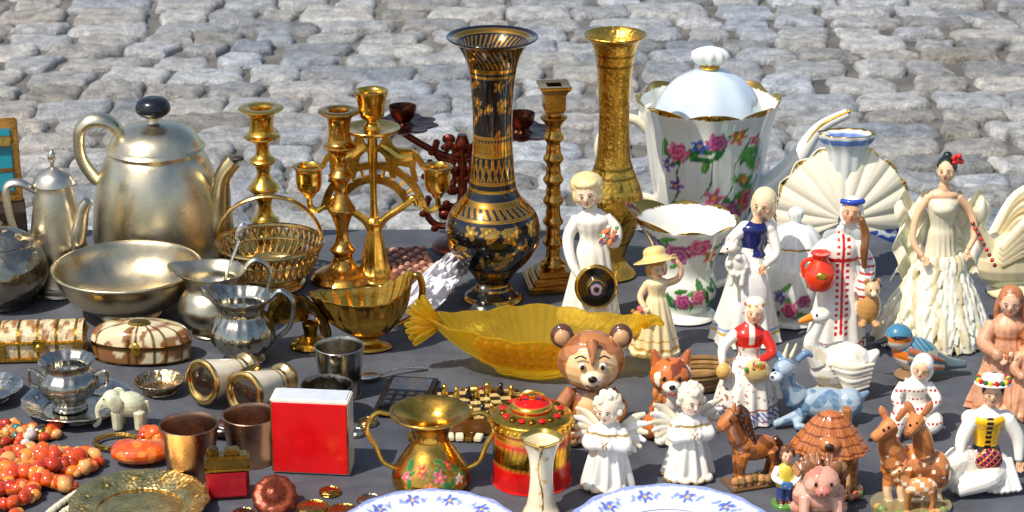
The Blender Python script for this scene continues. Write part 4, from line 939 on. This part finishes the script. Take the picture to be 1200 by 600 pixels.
for x_ in (-18, -2, 26, 40): o.b(tube([(x_, 0, 30), (x_-3, -4, 16), (x_, -6, 3)], [9, 6, 5], 8), deer)
o.M = TR(8, -30, 0)
fw = lambda x, y, z: C('f0dcc0') if (int(x/5)+int(z/5)) % 3 == 0 and 22 < z < 42 else C('d88e50')
o.b(ell((4, 0, 32), (20, 10, 11)), fw)
for x_ in (-10, -6, 16, 20): o.b(tube([(x_, 4 if x_ in (-6, 20) else -4, 28), (x_+(3 if x_ > 0 else -1), 4 if x_ in (-6, 20) else -4, 15), (x_, 4 if x_ in (-6, 20) else -4, 1)], [5, 3, 2.6], 8), C('b87840'))
o.b(tube([(-12, 0, 36), (-18, -1, 46), (-20, -2, 52)], [7, 5, 4.5], 8), fw); o.b(tube([(-19, -2, 53), (-26, -4, 50), (-31, -5, 48)], [5.5, 4, 3], 8), C('c8844c'))
for q in (-1, 1): o.b(tube([(-16, q*3, 56), (-12, q*7, 62)], [2.8, 1.2], 8, 1), C('b87040'))
o.add(ell((-23, -7.5, 54), 1.2, 6), BLACK); o.M = Matrix.Identity(4)
o.b(lathe([(0, -2), (48, -2), (48, 4), (0, 5)], 32, 1, sy=.8), C('8a7a50'), TR(6, -12, 0))
for i in range(14): a = rnd.uniform(-1.4, 1.4); o.b(ell((6+44*sin(a), -12-34*cos(a), 5), (6, 5, 5), 8), C('7a8a48') if i % 2 else C('c89858'))
o.done(1.0)

# ============================================================ FRONT CENTRE
def tin(x, y, z):
    th = atan2(x, -y)
    if 26 < z < 50: return C('ecb43c', 1) if (th*14+sin(z*.5)*2) % 2 < 1.1 else C('b88428', 1)
    if abs(z-8) < 2 or abs(z-62) < 2 or z > 66: return C('f0b844', 1)
    return C('d01410')
o = Obj('red_tea_tin', .018, -.597, .00078)
o.add(lathe([(0, 0), (44, 0), (46, 2), (46, 30), (46, 66), (48, 67), (48, 76), (45, 79), (30, 84), (24, 86), (0, 86)], 120, 5), tin, 'metal')
o.add(lathe([(0, 84), (22, 85), (24, 90), (16, 95), (6, 97), (6, 102), (0, 103)], 60, 4), lambda x, y, z: GOLD if 88.5 < z < 91.5 or z > 98 else C('cc1410'), 'metal')
o.add(tube([(-16, 0, 92), (-12, -6, 104), (0, -8, 108), (12, -6, 104), (16, 0, 92)], 2, 8, 5), GOLD, 'metal')
for i in range(30): a = 2*pi*i/30; o.add(ell((48.5*sin(a), -48.5*cos(a), 71), 2.6, 8), GOLD, 'metal')
for i in range(18): a = 2*pi*i/18; o.add(ell((34*sin(a), -34*cos(a), 83), (5, 5, 2), 8), C('cc1410') if i % 2 else C('b07c22', 1), 'metal')
o.done()

o = Obj('porcelain_bud_vase', .026, -.668, .00076)
def bv(x, y, z):
    if z > 88: return GOLD
    if abs(x+1-3*sin(z*.08)) < .9 and y < 0: return C('c8a040', 1)
    if y < 0 and (x-6*sin(z*.2))**2 < 6 and (z % 14) < 4: return C('d8a850')
    return C('ecdcb8')
o.add(lathe([(0, 0), (20, 0), (21, 3), (17, 12), (14, 30), (13, 50), (15, 70), (20, 84), (24, 90), (23, 92), (17, 84), (10, 60), (0, 55)], 100, 8, lambda t, z: 1+.06*cos(4*t)*min(1, z/90)), bv, 'glaze'); o.done()

o = Obj('enamelled_brass_pot', -.074, -.607, .00078)
its = [('f', -8, 30, 7, RED), ('f', 10, 24, 7, PINK), ('f', 0, 14, 6, ORG), ('f', 22, 34, 6, RED), ('f', -24, 22, 6, PINK), ('f', 30, 18, 6, WHITE)]+[('l', rnd.uniform(-40, 40), rnd.uniform(8, 44), 7, GR) for _ in range(16)]
o.add(lathe([(0, 0), (38, 0), (46, 5), (44, 18), (34, 34), (24, 48), (21, 58), (26, 70), (38, 80), (47, 84), (46, 87), (36, 83), (22, 72), (16, 56), (14, 30), (0, 24)], 160, 8), flower_paint(C('dca848', 1), its, 34), 'metal')
for q in (-1, 1): o.add(tube([(q*42, 0, 82), (q*62, 0, 84), (q*74, 0, 66), (q*64, 0, 44), (q*56, 0, 26), (q*42, 0, 18)], [2.5, 3, 3, 3, 3, 3], 8, 7), BRASS, 'metal')
o.done()

def plate(name, x, y, k, r, col, pc, z=0, mat='glaze'):
    o = Obj(name, x, y, k, z=z)
    def pf(x, y, z):
        d = sqrt(x*x+y*y); th = atan2(x, -y)
        if d > r*.975: return pc[0]
        if r*.72 < d < r*.95:
            a = th*r; q = (th*6/pi) % 1
            dx = (q-.5)*r*.52; dy = d-r*.83; ph = atan2(dy, dx); dd = sqrt(dx*dx+dy*dy)
            if dd < r*.025: return C('e0b850')
            if dd < r*.075*(1+.4*cos(5*ph)): return pc[1]
            if r*.07 < dd < r*.2 and abs(sin(dx*.5)*r*.04-dy) < r*.02: return pc[2]
            if abs(abs(dx)-r*.15) < r*.022 and abs(dy) < r*.03: return pc[0]
        return col
    o.add(lathe([(0, 0), (r*.6, 0), (r*.64, 2), (r*.8, 7), (r, 13), (r, 15), (r*.8, 10), (r*.64, 5), (r*.6, 3), (0, 2.5)], 300, 9, lambda t, z: 1+.012*cos(16*t) if z > 6 else 1), pf, mat); return o
plate('painted_porcelain_plate', -.072, -.722, .00074, 104, C('d0d6e0'), (C('8a9ad0'), C('5468c0'), C('7c94cc'))).done()
plate('painted_porcelain_plate', .138, -.724, .00074, 120, C('d0d6e0'), (C('8a9ad0'), C('5468c0'), C('7c94cc'))).done()
plate('brass_plate', -.331, -.665, .00076, 80, C('ecd084', 1), (C('f0d484', 1), C('c8a458', 1), C('c8a458', 1)), mat='engraved').done()
plate('pewter_saucer', -.426, -.446, .000838, 64, C('c0bcb0', 1), (SILV, C('808080', 1), C('808080', 1)), mat='metal').done()
plate('silver_plate', -.525, -.415, .00085, 44, C('c0bcb0', 1), (SILV, C('808080', 1), C('808080', 1)), mat='metal').done()
plate('engraved_copper_coaster', -.353, -.398, .000855, 29, C('c8b088', 1), (C('c8b088', 1), C('8a6a3a', 1), C('8a6a3a', 1)), mat='engraved').done()

o = Obj('pewter_sugar_bowl', -.434, -.446, .000838, z=.003)
PWT = C('bab4a4', 1)
o.add(lathe([(0, 0), (18, 0), (20, 3), (16, 8), (26, 16), (34, 28), (33, 38), (25, 46), (26, 52), (32, 57), (31, 58), (22, 50), (20, 40), (0, 20)], 64, 4, lambda t, z: 1+.025*cos(14*t)), PWT, 'metal')
for q in (-1, 1): o.add(tube([(q*31, 0, 40), (q*44, 0, 46), (q*44, 0, 30), (q*32, 0, 24)], 2.4, 8, 5), PWT, 'metal')
o.done()

def jug(name, x, y, k, h, r, col, mat, rz=0, hs=1, fl=0):
    o = Obj(name, x, y, k, rz); s = h/75
    sp = lambda t, z: (1+fl*cos(16*t))*(1+.3*max(0, (z/s-50)/25)*max(0, -sin(t)*hs)**3)
    o.add(lathe([(0, 0), (r*.6, 0), (r*.62, 3*s), (r*.5, 6*s), (r*.85, 18*s), (r, 32*s), (r*.88, 46*s), (r*.68, 56*s), (r*.72, 66*s), (r*.92, 74*s), (r*.9, 76*s), (r*.66, 66*s), (r*.6, 55*s), (0, 30*s)], 80, 5, sp, dz=lambda t, r_, z: max(0, (z/s-55)/20)*8*max(0, -sin(t)*hs)**3), col, mat)
    o.add(tube([(hs*r*.8, 0, 70*s), (hs*r*1.2, 0, 84*s), (hs*r*1.6, 0, 70*s), (hs*r*1.45, 0, 42*s), (hs*r*.94, 0, 24*s)], [2.5, 3.2, 3.2, 3, 2.5], 10, 6, 1.4), col, mat); return o
o = jug('pewter_milk_jug', -.318, -.238, .00091, 72, 42, C('ccc2a6', 1), 'brushed', 15)
o.add(tube([(6, -4, 40), (22, 2, 78), (34, 4, 104)], [1.6, 1.8, 2], 8, 4, 2.2), SILV, 'metal'); o.add(ell((37, 4, 112), (7, 3, 12), R=RY(20)), SILV, 'metal'); o.done()
jug('pewter_cream_jug', -.278, -.315, .000887, 74, 38, C('b8b4a4', 1), 'metal', -5, 1, .02).done()

# opera glasses: ivory barrels lying with the objectives turned towards the left front
o = Obj('opera_glasses', -.268, -.428, .00084, -34)
IV = C('f0e4c6')
for q in (-1, 1):
    M = TR(q*31, -2, 26) @ RZ(q*3) @ RX(84)
    o.add(lathe([(0, -50), (15, -52), (19, -50), (19, -43), (14, -39), (14, -30)], 40, 2), C('ecc888', 1), 'metal', M)
    o.add(lathe([(14, -34), (17, -20), (21, 2), (24, 20), (25, 26)], 48, 4), IV, 'glaze', M)
    o.add(lathe([(23.5, 24), (25.8, 26), (25.8, 30), (22.5, 31.5), (19.5, 30), (18, 27), (0, 26.6)], 48, 2), C('f0c474', 1), 'metal', M)
    o.add(lathe([(0, 29), (9, 28.6), (14, 27.6), (17.5, 26.6)], 36, 2), C('2a1c14'), 'glaze', M)
    o.add(tube([(15.4*cos(a), 15.4*sin(a), -26) for a in np.linspace(0, 2*pi, 30)], 1.3, 6, 1), GOLD, 'metal', M)
for yy, z_ in ((-8, 28), (26, 26)): o.add(tube([(-22, yy, z_), (-8, yy, z_+3), (8, yy, z_+3), (22, yy, z_)], [5, 4, 4, 5], 8, 4), C('e8b860', 1), 'metal')
o.add(lathe([(0, -30), (8, -30), (9, -28), (9, -8), (8, -6), (0, -6)], 40, 1, lambda t, z: 1+.05*cos(20*t)), C('d4a658', 1), 'metal', TR(0, 0, 30) @ RX(88)); o.done()

def cup(name, x, y, k, h, r1, r0, col, mat, rz=0):
    o = Obj(name, x, y, k, rz)
    o.add(lathe([(0, 0), (r0, 0), (r0+1, 2), (r0+(r1-r0)*.5, h*.5), (r1-.5, h-2), (r1, h), (r1-1.5, h), (r1-3, h-3), (r0, h*.3), (r0-4, 5), (0, 4)], 64, 4), col, mat); return o
cup('steel_cup', -.1715, -.404, .000853, 57, 29.5, 22, C('ccc4b2', 1), 'metal').done()
cup('steel_cup', -.180, -.462, .000834, 40, 31, 24, C('a09686', 1), 'hammered').done()
cup('copper_cup', -.296, -.588, .000784, 60, 35, 26, C('bc967c', 1), 'brushed').done()
cup('copper_cup', -.243, -.556, .00079, 54, 34, 26, C('bc967c', 1), 'brushed').done()

o = Obj('red_gift_box', -.184, -.575, .00079, -6)
o.add(box((0, 0, 44), (92, 34, 88), bev=1.2), C('e4dccc'), 'plastic'); o.add(box((0, -17.2, 43), (88, 2, 83), bev=.6), C('d80e12'), 'plastic'); o.add(box((2, 1, 88.2), (82, 28, 1.6), bev=.5), C('c4c8d0'), 'plastic')
for q in (-45, 45): o.add(tube([(q, -17.6, 2), (q, -17.6, 86)], .9, 6, 1), C('d0a860', 1), 'metal')
o.done()

o = Obj('cigarette_lighter', -.256, -.634, .000776, 8)
o.add(box((0, 0, 18), (50, 20, 36), bev=4), C('a81622'), 'plastic'); o.add(box((0, 0, 43), (52, 21, 16), bev=3), C('c89848', 1), 'metal'); o.add(box((6, 0, 54), (18, 14, 8), bev=2), C('c89848', 1), 'metal')
o.add(lathe([(0, -5), (7, -5), (7, 5), (0, 5)], 20, 1), C('806030', 1), 'engraved', TR(-16, 0, 53) @ RX(90)); o.add(box((0, 0, 35), (52, 21.6, 2.4), bev=.5), GOLD, 'metal'); o.done()

o = Obj('white_jade_elephant', -.373, -.485, .000823)
JD = C('dcdcb8')
o.b(ell((6, 0, 28), (20, 14, 15)), JD); o.b(ell((-14, -2, 34), (12, 11, 12)), JD); o.b(tube([(-22, -3, 34), (-30, -4, 24), (-30, -5, 10), (-36, -5, 4)], [6, 4.5, 3.5, 3], 8), JD)
for q in (-1, 1):
    o.b(ell((-8, q*12-2, 34), (9, 3, 11)), JD); o.b(tube([(-20, q*5, 28), (-30, q*6-2, 24)], [2, 1.2], 8, 1), WHITE)
    for x_ in (-8, 18): o.b(tube([(x_, q*8, 22), (x_, q*8, 2)], [7.5, 6.5], 8, 1), JD)
    o.add(ell((-22, q*8-2, 38), 1.1, 6), BLACK)
o.b(tube([(26, 0, 32), (30, 0, 18)], [2.5, 1.5], 8, 1), JD); o.done(.9, 'stonebead')

def chips(name, x, y, k, path, r, cols, n, mat='stonebead', jit=.35, spread=0):
    o = Obj(name, x, y, k); P = cat(path, 12); d = np.cumsum([0]+[np.linalg.norm(P[i+1]-P[i]) for i in range(len(P)-1)])
    for i in range(n):
        t = d[-1]*i/n; p = [np.interp(t, d, P[:, j]) for j in range(3)]
        rr = r*rnd.uniform(1-jit, 1+jit); V, F = ell((0, 0, 0), (rr*rnd.uniform(.8, 1.3), rr*rnd.uniform(.8, 1.1), rr*.85), 10 if jit > .1 else 12)
        if jit > .1: V = V*(1+np.array([[rnd.uniform(-.07, .07)] for _ in V]))
        V = V @ np.array(RZ(rnd.uniform(0, 360)).to_3x3()).T
        o.add((V+np.array([p[0]+rnd.uniform(-spread, spread), p[1]+rnd.uniform(-spread, spread), p[2]+rr*.8]), F), rnd.choice(cols), mat)
    return o
AM = [C('e0480c'), C('f06a14'), C('c83808'), C('f88a20'), C('e85810'), C('fab060'), C('fc9a34')]
chips('amber_bead_necklace', -.432, -.595, .00078, [(-60, 40, 0), (-20, 58, 0), (30, 50, 0), (60, 30, 0), (40, 5, 0), (-10, 10, 2), (-60, 20, 3), (-66, -20, 0), (-30, -50, 0), (10, -30, 3), (40, -40, 0), (-20, -10, 6), (-50, 0, 6), (0, 30, 6), (40, 22, 5), (10, 0, 7), (-40, -30, 3)], 8.5, AM, 170, spread=4).done(sharp=70)
chips('amber_bead_necklace', -.455, -.655, .00077, [(-50, 30, 0), (0, 40, 0), (30, 20, 0), (10, -10, 2), (-40, -10, 0), (-50, -40, 0), (0, -50, 0), (30, -30, 0)], 8, AM, 70, spread=4).done(sharp=70)
chips('pearl_necklace', -.392, -.655, .00077, [(-30, -50, 0), (-22, -20, 0), (-10, 10, 0), (4, 34, 0), (16, 30, 0), (6, 4, 0), (-8, -26, 0), (-16, -54, 0)], 4.5, [C('e4d8bc')], 60, 'pearl', 0).done()
chips('amber_chip_pile', -.330, -.515, .00082, [(-24, 0, 0), (0, 8, 0), (20, 4, 0), (10, -10, 0), (-10, -4, 5)], 8, AM, 30, spread=8).done(sharp=70)
chips('bead_jumble', -.49, -.515, .0008, [(-40, 20, 0), (0, 30, 0), (40, 10, 0), (60, 20, 0), (30, -10, 0), (-30, 0, 0), (0, 10, 5), (50, 0, 3)], 6, AM+AM+[C('2a7a80'), C('e8e0d0'), C('c8a040', 1), C('c8a040', 1), C('8a8a8a', 1)], 130, spread=12).done(sharp=70)
o = Obj('amber_pendant', -.346, -.562, .00079, 6)
o.b(ell((0, 0, 12), (36, 22, 13)), lambda x, y, z: C('f8882c') if noise.noise(Vector((x*.08, y*.08, z*.08))) > .1 else C('e45c14')); o.b(ell((-16, 8, 12), (20, 16, 12)), C('dc5210')); o.b(ell((18, 8, 12), (18, 15, 11)), C('f08830')); o.done(1, 'stonebead')

o = Obj('brass_sauce_boat', -.150, -.285, .000895, 12)
bb = C('d0a044', 1)
o.add(lathe([(0, 0), (24, 0), (26, 3), (14, 8), (12, 14), (28, 22), (44, 36), (50, 52), (52, 60), (50, 61), (42, 46), (26, 30), (0, 24)], 96, 5, lambda t, z: 1+.3*max(0, (z-20)/40)*max(0, -sin(t))**4+.03*cos(18*t)*min(1, z/40), sy=.6, dz=lambda t, r, z: max(0, (z-20)/40)*(26*max(0, sin(t))**3+8*max(0, -sin(t))**3)), bb, 'metal')
o.add(tube([(48, 0, 78), (60, 0, 82), (64, 0, 62), (54, 0, 36), (34, 0, 26)], [3, 4, 4, 3.5, 3], 10, 6), bb, 'metal'); o.done()
o = Obj('brass_shell_dish', -.212, -.275, .0009, -35)
def shl(u, v):
    a = radians(-95+190*u); r = 10+38*v; return (r*sin(a), -14+26*(1-v)**2-8, 14+r*cos(a)*.8+2.5*abs(sin(u*pi*8))*v+12)
o.add(sheet(shl, 80, 16), C('dcb050', 1), 'metal'); V, F = sheet(shl, 80, 16); V[:, 1] += 2.5; o.add((V, F), C('8a6828', 1), 'metal'); o.add(lathe([(0, 0), (24, 0), (20, 6), (8, 12), (10, 26), (0, 30)], 32, 3), C('a8802e', 1), 'metal'); o.done()

o = Obj('pewter_hand_bell', -.03, -.222, .00093)
o.add(lathe([(0, 1), (24, 0), (25, 3), (20, 10), (15, 22), (11, 27), (4, 29), (3.5, 36), (6, 40), (5, 46), (0, 49)], 48, 4), C('8a867c', 1), 'aged'); o.done()

o = Obj('plastic_bag', -.083, -.165, .00093, -22)
def bag(u, v, s=0):
    x = (u-.5)*(30+22*sin(v*4+.4)); y = (v-.5)*190; n_ = noise.noise(Vector((u*4, v*8, s))); m_ = noise.noise(Vector((u*10, v*24, 3+s)))
    return (x+10*m_+8*n_, y, 26*sin(u*pi)*(.5+v*.6)+14*n_+10*m_+14+12*sin(v*pi))
o.add(sheet(bag, 70, 150), C('eceef4'), 'film'); o.add(sheet(lambda u, v: bag(u, v, 8), 70, 150), C('f4ecf0'), 'film'); o.done(sharp=45)

o = Obj('pocket_calculator', -.103, -.425, .00086, -8)
o.add(box((0, 0, 7), (62, 92, 12), bev=3), C('121318'), 'plastic'); o.add(box((0, 20, 13.4), (46, 34, 2), bev=.5), C('3a4656'), 'glaze')
for i in range(4):
    for j in range(3): o.add(box((-17+i*11.5, -36+j*13, 14), (8, 8, 3), bev=1), C('30343c'), 'plastic')
o.done()
o = Obj('checkered_game_box', -.03, -.468, .00084, 6)
o.add(box((0, 0, 9), (100, 84, 18), bev=2), C('6a4218'), 'plastic')
for i in range(8):
    for j in range(8): o.add(box((-42+i*12, -34+j*9.8, 18.6), (11.6, 9.4, 1.4), bev=.2), C('c0a468') if (i+j) % 2 else C('2a1a10'), 'plastic')
for i in range(14): o.add(lathe([(0, 0), (4.5, 0), (4, 3), (2, 8), (3, 11), (0, 13)], 16, 3), GOLD if i % 3 else C('1a120c'), 'metal', TR(-40+(i % 7)*13+rnd.uniform(-3, 3), -30+(i//7)*56+rnd.uniform(-6, 6), 19.5))
o.done()
o = Obj('domino_set', -.062, -.505, .00083, -4)
for i in range(16):
    o.add(box((-40+(i % 8)*11, -8+(i//8)*18, 3), (9, 15, 5), R=RZ(rnd.uniform(-12, 12)), bev=1), C('e0d4b4') if i % 3 else C('c8a040', 1), 'plastic')
o.done()
o = Obj('carved_wooden_trivet', -.118, -.045, .00097, 12)
o.add(box((0, 0, 5), (56, 100, 9), bev=2), C('8a5a44'), 'matte')
for i in range(6):
    for j in range(9): o.add(ell((-22+i*9, -42+j*10.5, 10), (4, 4, 3), 8), C('b88a70') if (i+j) % 2 else C('6a3a2a'), 'matte')
o.done()
o = Obj('wicker_oval_basket', .185, -.385, .00088, 14)
for z_, r_ in ((0, .8), (5, .86), (10, .92), (15, .97), (20, 1)):
    o.add(tube([(44*r_*sin(a), -26*r_*cos(a), 3+z_) for a in np.linspace(0, 2*pi, 40)], 3.2, 8, 1), C('a8804a') if z_ % 2 else C('8a6636'), 'matte')
for i in range(32): a = 2*pi*i/32; o.add(tube([(35*sin(a), -21*cos(a), 1), (45*sin(a), -27*cos(a), 25)], 1.6, 6, 1), C('b8945a'), 'matte')
o.add(lathe([(0, 1), (35, 1), (35, 3), (0, 3)], 32, 1, sy=.6), C('7a5a30'), 'matte'); o.done()

for nm, x, y, r, col in (('gilt_medal', -.178, -.66, 18, C('c8a050', 1)), ('gilt_medal', -.150, -.668, 18, C('b89048', 1)), ('old_coin', -.128, -.645, 14, C('a89a80', 1)), ('old_coin', -.165, -.628, 12, C('b8843c', 1)), ('old_coin', -.238, -.672, 13, C('9a8a60', 1)), ('old_coin', -.14, -.475, 12, C('c8b070', 1)), ('old_coin', -.15, -.50, 11, C('b8b0a0', 1)), ('old_coin', -.222, -.50, 12, C('c09858', 1))):
    o = Obj(nm, x, y, .00077, rnd.uniform(0, 90)); o.add(lathe([(0, 0), (r, 0), (r+.6, 1), (r+.6, 3), (r-1, 4), (r-2, 3), (r*.6, 4.5), (0, 6)], 48, 2), col, 'engraved'); o.done()
o = Obj('bronze_medal', -.212, -.655, .00077); o.add(lathe([(0, 0), (24, 0), (25, 3), (23, 7), (14, 9), (9, 14), (0, 17)], 40, 3, lambda t, z: 1+.04*cos(12*t)), C('8a3c20', .5), 'aged', TR(0, 0, 12) @ RX(40)); o.done()
o = Obj('gold_filigree_brooch', -.028, -.41, .00086, 10)
for i in range(12): a = 2*pi*i/12; o.add(tube([(0, 0, 3), (16*cos(a), 10*sin(a), 6), (30*cos(a+.25), 18*sin(a+.25), 3)], 1.8, 6, 4), GOLD, 'metal'); o.add(ell((31*cos(a+.25), 19*sin(a+.25), 4), 3, 8), GOLD, 'metal')
o.add(ell((0, 0, 6), (9, 6, 5)), C('7a1420'), 'stonebead'); o.done()
o = Obj('silver_spoon', -.145, -.368, .00088, 25)
o.add(ell((0, 0, 4), (14, 9, 3)), SILV, 'metal'); o.add(tube([(12, 0, 4), (40, 2, 6), (70, 0, 3)], [2, 1.6, 3.2], 8, 5, 1), SILV, 'metal'); o.done()
o = Obj('metal_chain', -.20, -.52, .00083)
for i in range(40):
    t = i/39*7; cx = -40+t*11; cy = 14*sin(t*1.7); o.add(tube([(cx+3*cos(a), cy+1.8*sin(a), 2+(1.4*sin(a) if i % 2 else 0)) for a in np.linspace(0, 2*pi, 10)], .8, 5, 1), C('c8a860', 1), 'metal')
o.done()
o = Obj('beaded_bracelet', -.375, -.525, .0008); o.add(tube([(26*sin(a), -20*cos(a), 4) for a in np.linspace(0, 2*pi, 40)], 3, 8, 1), C('c8a050', 1), 'engraved'); o.done()
o = Obj('leather_pouch', -.262, -.50, .00082, 10); o.b(ell((0, 0, 8), (44, 20, 9)), C('2a1610')); o.b(ell((6, -2, 14), (34, 15, 8)), C('3a1e14')); o.done(1.2, 'plastic')
print('DONE BUILD')
